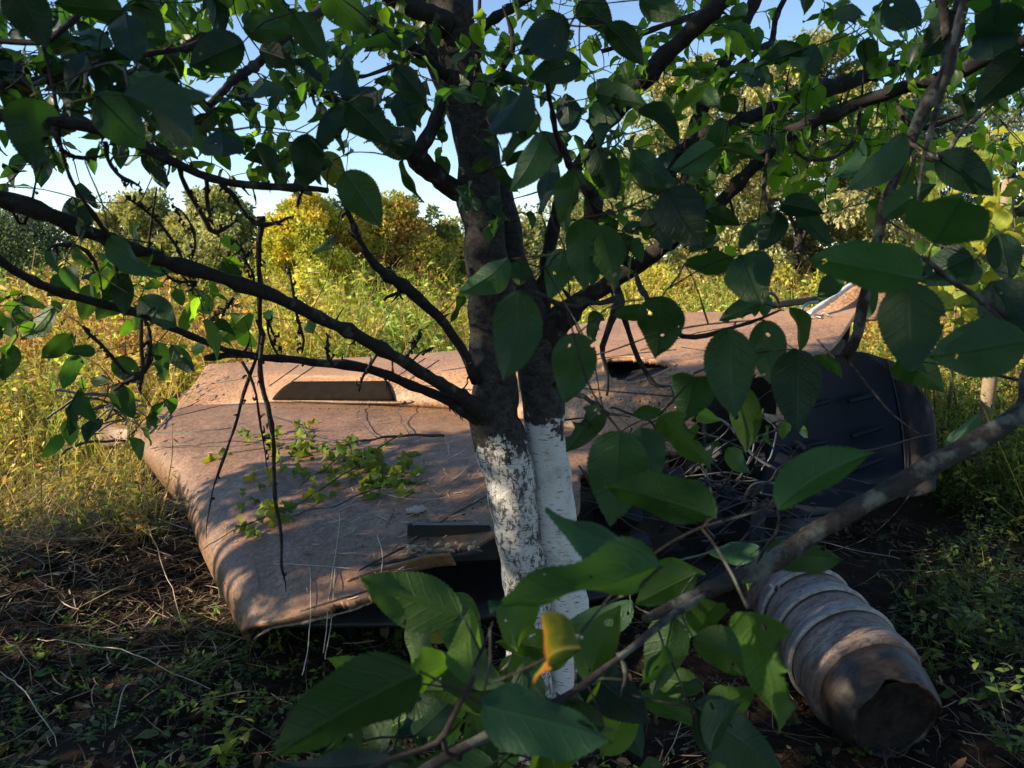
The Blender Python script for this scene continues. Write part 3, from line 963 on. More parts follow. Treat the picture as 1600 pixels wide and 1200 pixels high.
LM = [leaf_mesh('leaf', 1), leaf_mesh('leaf', 2, .30, .22, .25, .02), leaf_mesh('leaf', 3, .08, .05, -.2, .04), leaf_mesh('leaf', 4, .22, -.12, .5, .05),
      leaf_mesh('leaf', 5, .38, .32, -.35, .03), leaf_mesh('leaf', 6, .12, .18, 0, .05, bite=True), leaf_mesh('leaf', 7, .2, .08, .1, .03, bite=True), leaf_mesh('leaf', 8, .5, .4, .7, .04)]
LMV = []
for me in LM:      # arrays for baking leaves into one mesh
    n = len(me.vertices); a = np.empty(n * 3, dtype=np.float32); me.vertices.foreach_get('co', a); LMV.append(a.reshape(-1, 3))
SM = [leaf_mesh('leaf', 20 + k, random.uniform(.1, .4), random.uniform(0, .4), random.uniform(-.6, .6), .07, lobed=True, nu=6, nv=20, mat='sprig_leaf') for k in range(5)]
VM = [leaf_mesh('leaf', 30 + k, random.uniform(.1, .3), random.uniform(0, .4), random.uniform(-.3, .3), .05, nu=4, nv=12, mat='vine_leaf') for k in range(4)]
TONE = {'g': (1, 1, 1), 'd': (.5, .6, 1.0), 'p': (1.5, 1.5, 1.9), 'y': (3.2, 2.3, 1.1), 'o': (1.01, 1.0, 1.0), 'b': (5, 1.8, .7), 'm': (5, 2.4, .8), 't': (1.8, 1.5, 1)}  # tone d puts shade into the leaf colour, darker and bluer


class Tree:
    def __init__(s, root, leaf_size=.085, twigmat='branch_bark', tmax=300, lmax=300):
        s.root = root; s.nodes = []; s.rad = []; s.leaves = []; s.L = leaf_size; s.tm = twigmat; s.ntw = 0; s.tmax = tmax; s.lmax = lmax
        s.extra = []; s.ymin = .40

    def branch(s, pts, name='branch', mat='branch_bark', sides=12, rough=.25, wig=.008, n=None, label=None):
        """pts: (px,py,Y,width_px)"""
        q = [(*P(x, y, Y), w * .5 * Y / 1200) for x, y, Y, w in pts]
        if name == 'twig': q[-1] = (*q[-1][:3], q[-1][3] * .45)
        n = n or max(10, int(sum((V3(q[i + 1][:3]) - V3(q[i][:3])).length for i in range(len(q) - 1)) / .022))
        path = cat_path(q, n)
        if name == 'branch' or name == 'twig':       # bud knots
            for i in range(2, n - 1):
                if random.random() < .22: path[i, 3] *= random.uniform(1.12, 1.4)
        V, F = tube_arrays(path, sides, rough, random.random() * 40, wig)
        o = link(name, pymesh(name, V, F), s.root, M[mat])
        if label: o['label'] = label
        for p in path[::2]: s.nodes.append(p[:3]); s.rad.append(p[3])
        return o

    def spurs(s, pts, step=16, ln=(10, 34), up=.6):
        """short knobbly fruit spurs along a branch, one mesh part per spur"""
        q = cat_path(pts, 60)
        for i in range(2, 58, max(1, int(step / 6))):
            if random.random() < .45: continue
            x, y, Y, w = q[i]; l = random.uniform(*ln); a = random.uniform(-.9, .9) + (math.pi / 2 if random.random() < up else -math.pi / 2)
            x1, y1 = x + math.cos(a) * l, y - math.sin(a) * l
            xm, ym = (x + x1) / 2 + random.uniform(-4, 4), (y + y1) / 2 + random.uniform(-4, 4)
            s.branch([(x, y, Y, max(4, w * .3)), (xm, ym, Y, 3.6), (x1, y1, Y + random.uniform(-.05, .05), 2.6)], 'twig', sides=5, rough=.5, wig=.004, n=9)

    def twig(s, a, b, r0, r1, sag=0.0):
        a, b = V3(a), V3(b); d = b - a
        mid = a.lerp(b, .5) + V3((random.uniform(-1, 1), random.uniform(-1, 1), random.uniform(-1, 1))) * d.length * .11 + V3((0, 0, sag))
        n = max(5, int(d.length / .02))
        path = cat_path([(*a, r0), (*mid, (r0 + r1) / 2), (*b, r1)], n)
        for i in range(1, n - 1):
            if random.random() < .25: path[i, 3] *= 1.35
        V, F = tube_arrays(path, 5, .25, random.random() * 9, .003)
        if s.ntw < s.tmax: link('twig', pymesh('twig', V, F), s.root, M[s.tm]); s.ntw += 1
        else: s.extra.append((V, F))
        for p in path[1:]: s.nodes.append(p[:3]); s.rad.append(p[3])

    def leaf(s, bx, by, tx, ty, w, tone='g', var=None, Y=None, L=None):
        ln = math.hypot(tx - bx, ty - by); Lr = (L or s.L) * random.uniform(.93, 1.07)
        eff = max(ln, w / .66)
        Yc = Y or min(2.3, max(s.ymin, Lr * 1200 / eff * .97))
        B = P(bx, by, Yc)
        pl = ln * Yc / 1200
        T0 = P(tx, ty, Yc); depth = math.sqrt(max(0, Lr * Lr - (T0 - B).length ** 2))
        T = T0 + V3((0, 1, 0)) * depth * random.choice([-1, 1]) * (.75 if depth < Lr * .7 else .85)
        yax = (T - B); Lr = yax.length; yax.normalize()
        view = (B - V3((0, 0, CZ))).normalized()
        side = yax.cross(view); side = side.normalized() if side.length > .05 else V3((1, 0, 0))
        nrm = side.cross(yax).normalized()
        wr = w * Yc / 1200; full = .52 * max(Lr, s.L * .8)
        cr = min(1, wr / full); roll = math.acos(cr) * random.choice([-1, 1]) * .9
        roll += math.pi if (random.random() < .12 and s.ymin < .5) else 0
        side2 = side * math.cos(roll) + nrm * math.sin(roll); n2 = side2.cross(yax)
        if n2.dot(view) > 0: pass
        sc = max(full, wr) / .65
        R = Matrix((side2, yax, n2)).transposed().to_4x4()
        Mx = Matrix.Translation(B) @ R @ Matrix.Diagonal((sc, Lr, (sc + Lr) / 2, 1))
        s.leaves.append((Mx, B, tone, random.randrange(len(LM)) if var is None else var, eff))

    def rand_leaves(s, x0, y0, x1, y1, Y0, Y1, n, tones='ggd', size=None, cl=5, hang=.6):
        for _ in range(max(1, n // cl)):
            cx, cy, Yc = random.uniform(x0, x1), random.uniform(y0, y1), random.uniform(Y0, Y1)
            c = P(cx, cy, Yc); d = V3((random.uniform(-1, 1), random.uniform(-.6, .6), random.uniform(-.7, .5))).normalized()
            for i in range(cl):
                B = c + d * (i * .028) + V3((random.uniform(-.01, .01),) * 3)
                L = (size or s.L) * random.uniform(.5, 1.05)
                dd = V3((random.uniform(-1, 1), random.uniform(-1, 1), random.uniform(-1.3, .5) - hang * .5)).normalized()
                n0 = V3((random.gauss(0, .6), random.gauss(0, .6), random.gauss(.8, .5))).normalized()
                sd = dd.cross(n0).normalized(); n2 = sd.cross(dd)
                R = Matrix((sd, dd, n2)).transposed().to_4x4()
                Mx = Matrix.Translation(B) @ R @ Matrix.Diagonal((L * .9, L, L, 1))
                eff = L * 1200 / max(.3, B.y) * .8
                s.leaves.append((Mx, B, random.choice(tones), random.randrange(len(LM)), eff))

    def finish(s, maxconn=.9):
        pos = np.array(s.nodes); R = list(s.rad); N = list(map(tuple, pos))
        arr = np.array(N)
        bases = np.array([tuple(l[1]) for l in s.leaves])
        dmin = np.array([np.min(((arr - b) ** 2).sum(1)) for b in bases])
        for k in np.argsort(dmin):
            b = bases[k]
            arr = np.array(s.nodes)
            d2 = ((arr - b) ** 2).sum(1); j = int(np.argmin(d2)); d = math.sqrt(d2[j])
            if d > .012:
                r0 = min(s.rad[j] * .8, .0012 + d * .006)
                s.twig(arr[j], b, max(r0, .0011), .0009)
        order = sorted(range(len(s.leaves)), key=lambda i: -s.leaves[i][4] * (1 if -200 < proj(s.leaves[i][1])[1] < 1300 and s.leaves[i][1].y > .2 else .01))
        VV, CC, FF, UU, o = [], [], [], [], 0
        for c, i in enumerate(order):
            Mx, B, tone, var, eff = s.leaves[i]
            j = random.uniform(.8, 1.2); tc = tuple(x * j for x in TONE[tone])
            if c < s.lmax:
                ob = link('leaf', LM[var], s.root); place(ob, Mx)
                ob.color = (*tc, 1)
                if tone == 'o': ob.material_slots[0].link = 'OBJECT'; ob.material_slots[0].material = M['autumn']
            else:
                A = LMV[var]; Mm = np.array(Mx)
                # coarse copy: every 3rd row, 5 columns
                nu, nv = 8, 44
                rows = [0, 6, 14, 22, 30, 38, 44]; colsI = [0, 2, 4, 6, 8]
                ids = [r_ * (nu + 1) + c_ for r_ in rows for c_ in colsI]
                W = A[ids] @ Mm[:3, :3].T + Mm[:3, 3]
                VV.append(W); base = np.array([.017, .045, .013]) * np.array(tc)
                CC.append(np.repeat(base[None], len(ids), 0))
                f = [(r_ * 5 + c_, r_ * 5 + c_ + 1, (r_ + 1) * 5 + c_ + 1, (r_ + 1) * 5 + c_) for r_ in range(6) for c_ in range(4)]
                FF.append(np.array(f) + o); o += len(ids)
        if VV:
            me = mesh_np('foliage', np.vstack(VV), np.vstack(FF), np.vstack(CC))
            link('foliage', me, s.root, M['leafmass'], 'stuff')
        if s.extra:
            V, F = join_arrays(s.extra)
            link('twigs', pymesh('twigs', V, F), s.root, M[s.tm], 'stuff')


t = NT('leaf_mass')
a_ = t.n('ShaderNodeVertexColor', layer_name='Col'); tb_ = t.n('ShaderNodeBsdfTranslucent')
t.l(t.mix(1.0, a_.outputs[0], (8, 8, 1.8), 'MULTIPLY'), tb_.inputs[0]); mx_ = t.n('ShaderNodeMixShader'); mx_.inputs[0].default_value = .4
t.l(t.pbr(a_.outputs[0], .45), mx_.inputs[1]); t.l(tb_.outputs[0], mx_.inputs[2]); M['leafmass'] = t.done(mx_.outputs[0])

# ------------------------------------------------------------------ the whitewashed tree
root = empty('plum_tree', (0.07, 2.12, 0), 'two-stemmed plum tree with whitewashed trunk base standing before the wreck', 'fruit tree')
T = Tree(root)
M['wash_worn'] = whitewash('worn_whitewash', 0.955, 1.0)
M['wash_clean'] = whitewash('clean_whitewash', 1.01, .2)
T.branch([(836, 1235, 2.08, 98), (828, 1090, 2.09, 82), (821, 960, 2.1, 74), (812, 850, 2.1, 74), (797, 750, 2.1, 76), (782, 690, 2.1, 86), (770, 610, 2.1, 74), (762, 500, 2.1, 66), (754, 380, 2.1, 65), (740, 240, 2.1, 63), (724, 120, 2.1, 64), (710, 0, 2.1, 64), (695, -140, 2.1, 66), (670, -400, 2.1, 48), (655, -650, 2.12, 26)],
         'trunk', 'wash_worn', 28, .16, .02, 150, 'left stem, limewash worn to bark')
T.branch([(878, 1235, 2.13, 90), (886, 1090, 2.13, 80), (884, 960, 2.13, 74), (872, 830, 2.14, 68), (858, 730, 2.15, 66), (850, 660, 2.16, 66), (846, 570, 2.17, 72), (836, 510, 2.18, 60), (812, 440, 2.2, 44), (790, 350, 2.22, 42), (762, 260, 2.26, 40), (714, 170, 2.3, 40), (672, 70, 2.3, 40), (655, -40, 2.3, 38), (620, -200, 2.3, 26)],
         'trunk', 'wash_clean', 26, .12, .012, 130, 'right stem with cleaner white limewash')
# left limbs
L1 = [(772, 662, 2.08, 30), (735, 632, 2.0, 24), (690, 604, 1.93, 20), (620, 560, 1.8, 19), (520, 505, 1.65, 19), (400, 452, 1.5, 20), (270, 412, 1.38, 20), (140, 362, 1.25, 22), (0, 312, 1.12, 24), (-160, 262, 1.0, 22)]
T.branch(L1, sides=14)
L2 = [(768, 668, 2.08, 26), (720, 640, 2.02, 18), (690, 622, 2.0, 16), (600, 586, 1.9, 14), (500, 566, 1.8, 13), (400, 556, 1.7, 11), (320, 560, 1.62, 9)]
T.branch(L2, sides=12)
T.branch([(420, 560, 1.72, 9), (350, 545, 1.64, 9), (260, 510, 1.5, 12), (190, 482, 1.4, 12), (90, 455, 1.3, 13), (40, 430, 1.2, 13), (-40, 375, 1.1, 14)])
L3 = [(745, 596, 2.05, 18), (715, 535, 2.0, 14), (655, 465, 1.92, 17), (602, 428, 1.87, 16), (570, 392, 1.82, 11), (545, 340, 1.78, 8), (535, 318, 1.76, 6)]
T.branch(L3, sides=12)
T.branch([(600, 470, 1.9, 4), (632, 458, 1.9, 5), (655, 465, 1.92, 6)], 'twig', sides=6)
L4 = [(-60, 175, 1.05, 20), (80, 186, 1.1, 18), (180, 212, 1.15, 17), (260, 246, 1.2, 15), (350, 284, 1.25, 12), (440, 293, 1.3, 11), (512, 298, 1.35, 9)]
T.branch(L4, sides=12)
L5 = [(-60, 145, 1.1, 16), (40, 126, 1.15, 14), (140, 102, 1.2, 12), (230, 84, 1.3, 9), (330, 60, 1.4, 7)]
T.branch([(-60, 60, 1.2, 10), (60, 68, 1.2, 9), (110, 40, 1.2, 8), (170, -30, 1.3, 6)])
T.branch(L5)
L6 = [(325, 165, 1.25, 10), (370, 125, 1.3, 13), (410, 88, 1.35, 14), (470, 40, 1.45, 13), (520, -10, 1.6, 14), (600, -160, 1.9, 20), (665, -280, 2.1, 24)]
T.branch(L6)
T.branch([(718, 300, 2.1, 34), (690, 280, 2.06, 30), (650, 243, 2.0, 28), (612, 215, 1.9, 18), (570, 180, 1.8, 12), (490, 140, 1.6, 9)])
T.branch([(652, 246, 2.0, 26), (665, 220, 2.02, 22), (680, 188, 2.04, 20), (690, 160, 2.08, 14)])
T.branch([(700, 120, 2.08, 16), (655, 82, 2.0, 16), (600, 45, 1.9, 12), (540, 15, 1.8, 9), (470, -20, 1.6, 9)])
T.branch([(698, 40, 2.05, 34), (640, 10, 1.95, 26), (590, -20, 1.85, 20), (500, -90, 1.7, 14)])
T.branch([(520, 118, 1.6, 5), (580, 112, 1.75, 6), (640, 88, 1.9, 6), (664, 60, 2.0, 6)], 'twig', sides=6)
# hanging twigs on the left
for pts in ([(408, 338, 1.5, 13), (409, 400, 1.5, 9), (405, 440, 1.52, 8), (404, 540, 1.6, 6), (375, 640, 1.6, 5), (345, 740, 1.6, 4), (322, 842, 1.6, 3)],
            [(402, 500, 1.55, 7), (412, 600, 1.58, 8), (423, 690, 1.6, 7), (434, 780, 1.6, 7), (442, 870, 1.6, 5), (447, 925, 1.6, 4)],
            [(378, 565, 1.6, 5), (395, 620, 1.6, 4), (415, 690, 1.6, 3), (418, 735, 1.6, 3)],
            [(195, 378, 1.3, 5), (232, 400, 1.35, 5), (245, 292, 1.3, 4)],
            [(84, 195, 1.1, 12), (95, 225, 1.1, 9), (110, 240, 1.12, 8), (135, 246, 1.15, 7), (168, 240, 1.2, 6)],
            [(165, 222, 1.18, 8), (172, 250, 1.2, 7), (190, 278, 1.2, 6), (210, 288, 1.2, 5), (222, 298, 1.2, 4)],
            [(282, 262, 1.22, 9), (300, 300, 1.25, 8), (322, 335, 1.28, 8), (336, 360, 1.3, 9), (352, 358, 1.3, 7), (373, 343, 1.3, 5)],
            [(322, 278, 1.25, 7), (326, 320, 1.27, 7), (334, 352, 1.3, 5)],
            [(345, 288, 1.25, 8), (372, 322, 1.28, 7), (405, 348, 1.3, 8), (438, 346, 1.32, 5), (455, 338, 1.34, 4)],
            [(60, 0, 1.1, 4), (66, 60, 1.1, 5), (78, 110, 1.1, 5), (90, 180, 1.1, 5), (100, 240, 1.12, 5), (115, 290, 1.15, 5), (150, 340, 1.2, 7), (180, 400, 1.3, 6), (190, 460, 1.35, 5)],
            [(195, 305, 1.4, 3), (220, 322, 1.4, 4), (248, 345, 1.42, 5), (270, 380, 1.42, 5), (285, 405, 1.42, 6)],
            [(268, 320, 1.4, 3), (290, 350, 1.42, 4), (298, 376, 1.42, 5), (299, 405, 1.42, 5)],
            [(290, 455, 1.45, 4), (300, 440, 1.45, 5), (270, 436, 1.4, 4), (258, 428, 1.4, 4)],
            [(360, 372, 1.5, 3), (378, 390, 1.5, 4), (385, 405, 1.5, 4), (400, 385, 1.5, 3)],
            [(380, 400, 1.52, 3), (390, 430, 1.52, 4), (392, 448, 1.52, 4)],
            [(450, 415, 1.7, 3), (458, 450, 1.7, 4), (466, 500, 1.72, 5), (472, 552, 1.74, 6)],
            [(418, 500, 1.65, 4), (430, 530, 1.68, 5), (445, 558, 1.7, 5)],
            [(365, 465, 1.5, 5), (350, 485, 1.5, 4), (325, 497, 1.5, 3)],
            [(178, 610, 1.4, 5), (228, 580, 1.42, 8), (230, 530, 1.42, 8), (226, 500, 1.4, 8)],
            [(222, 500, 1.4, 6), (222, 560, 1.4, 7), (220, 590, 1.4, 8), (218, 610, 1.4, 4)],
            [(130, 510, 1.35, 5), (150, 535, 1.35, 7), (172, 560, 1.38, 6), (200, 585, 1.4, 6), (225, 580, 1.4, 8)],
            [(75, 392, 1.25, 4), (98, 386, 1.25, 5), (130, 398, 1.25, 5), (160, 460, 1.3, 5)],
            [(1, 300, 1.1, 4), (40, 345, 1.2, 5), (70, 240, 1.1, 4)],
            [(510, 520, 1.7, 3), (512, 545, 1.72, 4), (516, 565, 1.75, 5)], [(560, 612, 1.85, 3), (566, 590, 1.85, 4), (590, 545, 1.82, 4), (594, 535, 1.8, 3)],
            [(625, 570, 1.85, 4), (645, 540, 1.83, 4), (660, 520, 1.82, 3)], [(640, 575, 1.9, 3), (660, 555, 1.9, 3), (672, 548, 1.9, 2)]):
    T.branch(pts, 'twig', sides=6, rough=.45, wig=.013); T.spurs(pts, 22, (5, 12), .5)
for pts in (L1, L2, L3, L4, L5): T.spurs(pts)
# right limbs
R1_ = [(848, 560, 2.17, 60), (870, 505, 2.15, 44), (920, 462, 2.1, 26), (994, 416, 2.05, 26), (1044, 381, 2.0, 24), (1110, 335, 1.95, 20), (1150, 290, 1.92, 19), (1210, 225, 1.9, 19), (1280, 185, 1.88, 19), (1350, 158, 1.86, 19), (1430, 132, 1.84, 20), (1520, 102, 1.8, 20), (1660, 30, 1.75, 20)]
T.branch(R1_, sides=14)
R2_ = [(846, 520, 2.18, 30), (852, 440, 2.2, 22), (862, 360, 2.2, 20), (880, 300, 2.15, 18), (930, 220, 2.1, 19), (1000, 130, 2.0, 24), (1060, 68, 1.95, 26), (1115, 12, 1.9, 26), (1180, -60, 1.9, 24), (1260, -160, 1.9, 20)]
T.branch(R2_, sides=14)
R3_ = [(1040, 384, 2.0, 14), (1040, 320, 2.05, 15), (1064, 236, 2.15, 18), (1130, 205, 2.2, 20), (1198, 172, 2.25, 21), (1318, 130, 2.35, 22), (1400, 106, 2.4, 20), (1530, 80, 2.5, 18)]
T.branch(R3_)
T.branch([(1045, 370, 2.0, 12), (1066, 300, 2.0, 12), (1075, 230, 2.02, 12), (1105, 140, 2.05, 12), (1155, 50, 2.1, 12), (1195, -30, 2.1, 10)])
T.branch([(1060, 330, 2.0, 10), (1085, 210, 2.05, 12), (1120, 130, 2.05, 12), (1165, 40, 2.1, 13), (1180, -20, 2.1, 12)])
T.branch([(1065, 240, 2.1, 10), (1100, 160, 2.1, 10), (1180, 80, 2.15, 9), (1205, 60, 2.2, 9), (1215, 20, 2.2, 8), (1235, -20, 2.2, 8)])
T.branch([(994, 416, 2.05, 16), (960, 395, 1.95, 20), (928, 360, 1.85, 22), (922, 310, 1.75, 22), (905, 280, 1.65, 14), (878, 235, 1.5, 10), (865, 190, 1.4, 8), (860, 120, 1.3, 6), (890, 40, 1.3, 5)])
T.branch([(960, 440, 2.0, 12), (968, 470, 1.95, 16), (955, 500, 1.9, 12), (940, 545, 1.85, 8), (945, 580, 1.85, 5), (948, 618, 1.85, 4)])
T.branch([(968, 480, 1.93, 9), (985, 530, 1.9, 8), (1005, 575, 1.88, 8), (1020, 600, 1.87, 9), (1048, 603, 1.86, 5)], 'twig', sides=8, rough=.5)
T.branch([(967, 465, 1.93, 12), (925, 475, 1.8, 7), (885, 478, 1.6, 7), (850, 465, 1.4, 6), (822, 450, 1.2, 5)], 'twig', sides=8)
T.branch([(1068, 526, 1.3, 8), (1110, 522, 1.3, 8), (1160, 508, 1.25, 5), (1205, 492, 1.2, 4), (1225, 485, 1.2, 4)], 'twig', sides=8)
T.branch([(1068, 526, 1.3, 8), (1030, 490, 1.5, 7), (1000, 450, 1.8, 8), (994, 420, 2.0, 8)], 'twig', sides=8)
T.branch([(868, 600, 2.1, 10), (915, 622, 1.7, 8), (945, 645, 1.4, 7), (985, 652, 1.3, 5)], 'twig', sides=8)
T.branch([(740, 160, 2.05, 6), (748, 60, 2.0, 8), (752, -40, 2.0, 8)], 'twig', sides=8)
T.branch([(752, 158, 2.05, 8), (780, 115, 2.0, 9), (802, 65, 2.0, 8), (785, 10, 2.0, 5)], 'twig', sides=8)
T.branch([(740, 50, 2.1, 16), (780, 25, 2.1, 13), (830, -10, 2.1, 12), (900, -60, 2.1, 10)])
T.branch([(940, 80, 2.0, 7), (975, 68, 2.0, 6), (1010, 50, 2.0, 8), (1100, 15, 2.1, 6), (1150, -10, 2.1, 6)], 'twig', sides=8)
T.branch([(1160, 480, 1.7, 4), (1180, 140, 1.9, 4)], 'twig', sides=5) if False else None
T.branch([(1205, 330, 1.6, 6), (1192, 290, 1.75, 6), (1200, 220, 1.85, 7), (1194, 195, 1.9, 7)], 'twig', sides=6)
T.branch([(1240, 235, 1.7, 4), (1265, 250, 1.75, 5), (1300, 245, 1.8, 6), (1335, 222, 1.85, 7), (1345, 160, 1.86, 8)], 'twig', sides=6)
T.branch([(1402, 165, 1.85, 7), (1430, 200, 1.8, 8), (1490, 185, 1.8, 7), (1540, 160, 1.8, 7)], 'twig', sides=6)
for pts in (R1_, R2_, R3_, R1_): T.spurs(pts, 12, (14, 60), .7)
# crown above the picture
for pts in ([(700, -80, 2.1, 34), (560, -260, 1.9, 26), (380, -420, 1.6, 16), (200, -520, 1.3, 10)], [(690, -150, 2.1, 36), (860, -330, 2.3, 26), (1050, -480, 2.6, 16)],
            [(672, -380, 2.1, 26), (600, -520, 2.6, 18), (520, -640, 3.2, 10)], [(700, -60, 2.15, 30), (780, -240, 2.8, 22), (880, -380, 3.6, 14)], [(716, -40, 2.1, 30), (620, -180, 2.6, 22), (500, -240, 3.2, 14)]):
    T.branch(pts)

HAND = [
 (48,150,27,257,75,'d'),(20,-25,45,62,62,'d'),(192,17,98,20,44,'g'),(195,18,232,107,50,'d'),(140,45,178,97,58,'g'),(90,45,120,98,24,'d'),(30,78,22,120,13,'g'),(85,75,45,126,13,'g'),
 (122,78,150,128,46,'b'),(95,120,115,175,36,'g'),(120,118,135,150,20,'b'),(155,150,202,222,70,'d'),(200,146,348,232,66,'d'),(380,66,305,108,58,'d'),(330,52,264,80,22,'d'),(200,115,330,138,28,'g'),
 (345,205,372,260,60,'d'),(210,-12,218,13,22,'g'),(255,-5,262,28,24,'g'),(325,5,345,40,32,'y'),(88,238,82,268,24,'g'),(68,262,44,284,20,'g'),(380,45,455,38,38,'g'),(460,20,500,86,44,'g'),
 (405,78,470,105,34,'d'),(410,125,440,172,54,'g'),(455,150,475,180,30,'g'),(628,74,535,78,22,'d'),(525,148,530,92,58,'d'),(535,152,622,150,40,'d'),(618,104,668,158,38,'d'),(655,150,622,202,36,'d'),
 (545,160,600,215,58,'d'),(650,228,570,205,50,'d'),(545,168,500,240,46,'d'),(480,208,468,292,50,'d'),(398,228,458,285,25,'d'),(505,238,537,297,40,'m'),(538,268,590,352,60,'g'),(627,250,655,318,9,'g'),
 (510,-20,560,32,60,'g'),(750,155,688,142,16,'g'),(545,220,522,230,12,'g'),(575,25,592,62,20,'y'),(420,-10,455,35,40,'g'),(260,-20,250,25,30,'g'),(480,-5,500,22,22,'y'),
 (888,30,812,74,52,'d'),(878,32,830,108,58,'d'),(908,98,828,128,44,'d'),(948,38,1010,92,38,'d'),(930,145,1008,168,42,'g'),(1000,165,1072,213,32,'d'),(822,136,768,228,26,'d'),(845,185,775,262,24,'g'),
 (852,208,803,297,40,'p'),(885,150,890,218,38,'d'),(872,205,852,262,30,'g'),(922,165,966,202,40,'g'),(900,262,880,358,46,'g'),(862,252,845,338,30,'d'),(932,232,970,312,44,'d'),(985,240,1058,292,42,'d'),
 (992,262,1050,312,36,'g'),(910,340,915,452,58,'g'),(935,352,965,447,50,'g'),(882,388,860,468,44,'p'),(797,405,722,462,32,'p'),(812,406,812,448,32,'g'),(722,458,700,506,15,'g'),(812,455,795,592,78,'g'),
 (905,520,885,632,70,'g'),(1035,463,1035,562,74,'g'),(1012,490,954,488,25,'g'),(932,485,925,540,26,'g'),(1010,328,1045,392,44,'d'),(1042,295,1085,388,74,'d'),(1070,285,1116,300,20,'g'),(1070,412,1174,418,32,'g'),
 (1160,398,1165,470,74,'g'),(1188,472,1128,502,36,'g'),(1200,460,1185,495,20,'d'),(1195,500,1202,602,56,'g'),(1137,513,1140,648,78,'g'),(1085,583,1085,662,72,'g'),(1238,478,1262,548,25,'t'),(1245,545,1240,672,76,'d'),
 (1270,556,1318,586,12,'g'),(1145,598,1172,702,40,'t'),(942,636,884,706,48,'g'),(968,672,955,818,96,'g'),(1000,666,1010,738,70,'g'),(1030,648,1112,726,52,'t'),(990,645,1036,643,20,'g'),
 (1220,318,1290,330,32,'d'),(1250,330,1290,386,34,'g'),(1185,345,1150,392,30,'g'),(1215,330,1200,390,44,'d'),(1105,330,1160,350,30,'g'),(1110,345,1085,395,36,'g'),
 (1255,75,1185,97,34,'d'),(1272,72,1235,135,50,'d'),(1182,105,1150,146,46,'d'),(1128,152,1158,172,30,'g'),(1085,130,1122,172,28,'g'),(1110,182,1062,215,22,'g'),(1128,185,1122,248,32,'p'),(1118,228,1055,266,42,'p'),
 (1130,230,1190,250,22,'g'),(1100,240,1075,290,26,'t'),(1055,180,1120,120,14,'g'),(905,0,960,40,46,'d'),(1000,0,1060,35,40,'g'),(1330,10,1300,60,50,'g'),(1380,0,1420,50,50,'d'),(1350,60,1370,110,30,'g'),
 (108,430,75,463,30,'g'),(145,445,125,502,30,'t'),(190,470,156,492,34,'g'),(218,466,285,512,52,'g'),(85,480,38,532,25,'t'),(95,474,60,498,22,'y'),(112,521,65,563,27,'g'),(122,555,98,608,23,'p'),(150,550,108,546,18,'g'),
 (178,560,216,602,36,'g'),(178,600,205,657,30,'g'),(245,534,252,597,33,'g'),(268,540,307,584,30,'g'),(170,370,228,442,44,'g'),(168,378,233,402,26,'t'),(225,416,270,424,18,'g'),(115,308,140,372,40,'d'),(125,288,166,332,22,'d'),
 (75,385,90,437,14,'g'),(310,460,336,492,28,'y'),(300,480,284,522,18,'y'),(380,495,338,536,40,'y'),(412,490,440,502,20,'t'),(390,490,384,522,18,'g'),(480,500,496,517,18,'t'),(525,367,492,398,11,'g'),(345,372,375,395,18,'t'),
 (205,350,228,385,16,'t'),(320,500,350,560,18,'y'),(290,540,262,560,20,'y'),(300,550,330,535,14,'t'),(178,398,192,430,14,'g'),(150,395,180,412,10,'g'),(130,430,170,440,18,'d'),(370,520,395,545,24,'y'),
]
for l in HAND: T.leaf(*l)
for zone in ((1150, 0, 1600, 240, 1.7, 2.6, 310, 'ttyygg'), (760, -10, 1150, 120, 1.8, 2.6, 170, 'ttyyg'), (860, 60, 1100, 260, 1.7, 2.4, 90, 'ttyg'), (240, -20, 680, 40, 1.8, 2.8, 200, 'ttyyg'), (255, 40, 330, 110, 2.4, 3.0, 70, 'ytt'),
             (0, -20, 300, 90, 1.2, 2.0, 130, 'gdd'), (1180, 190, 1440, 250, 1.9, 2.6, 150, 'yyyt'), (740, 40, 800, 140, 2.0, 2.5, 50, 'tyy'), (1040, 130, 1300, 330, 1.7, 2.3, 80, 'gtyg'), (880, 280, 1120, 420, 1.5, 2.1, 60, 'ggd'),
             (30, 400, 400, 560, 1.3, 1.7, 55, 'tgy'), (100, 560, 300, 620, 1.4, 1.6, 15, 'tg'), (0, 60, 220, 180, 1.2, 1.8, 70, 'gd'), (220, 60, 520, 230, 1.4, 2.2, 110, 'gtyd'), (1060, 640, 1250, 720, 1.5, 1.9, 12, 'gt'),
             (420, 20, 700, 200, 1.5, 2.2, 90, 'gdtd'), (760, 120, 1000, 330, 1.3, 2.0, 60, 'gdd'), (1350, 60, 1600, 330, 1.5, 2.3, 70, 'gty'), (0, 240, 140, 340, 1.1, 1.6, 14, 'gd'), (0, 0, 560, 250, 1.1, 1.9, 150, 'dddg')):
    T.rand_leaves(*zone[:7], tones=zone[7], size=.07)
T.rand_leaves(100, -700, 1500, -60, 1.2, 3.4, 1100, 'gdt', size=.08, cl=6)
T.finish()
#@@TREE_END

# ------------------------------------------------------------------ neighbouring apple tree reaching in from the right
root2 = empty('apple_tree', (2.25, 1.15, 0), 'apple tree whose lichen-grey bough and broad leaves reach in from the right', 'fruit tree')
A = Tree(root2, .095, 'lichen_bark'); A.ymin = .52


def wp(p, r): return (*p, r)


def wbranch(t, pts, name='branch', mat='lichen_bark', sides=14, rough=.25, n=None):
    path = cat_path(pts, n or 50); V, F = tube_arrays(path, sides, rough, random.random() * 30, .008)
    o = link(name, pymesh(name, V, F), t.root, M[mat])
    for p in path[::2]: t.nodes.append(p[:3]); t.rad.append(p[3])
    return o


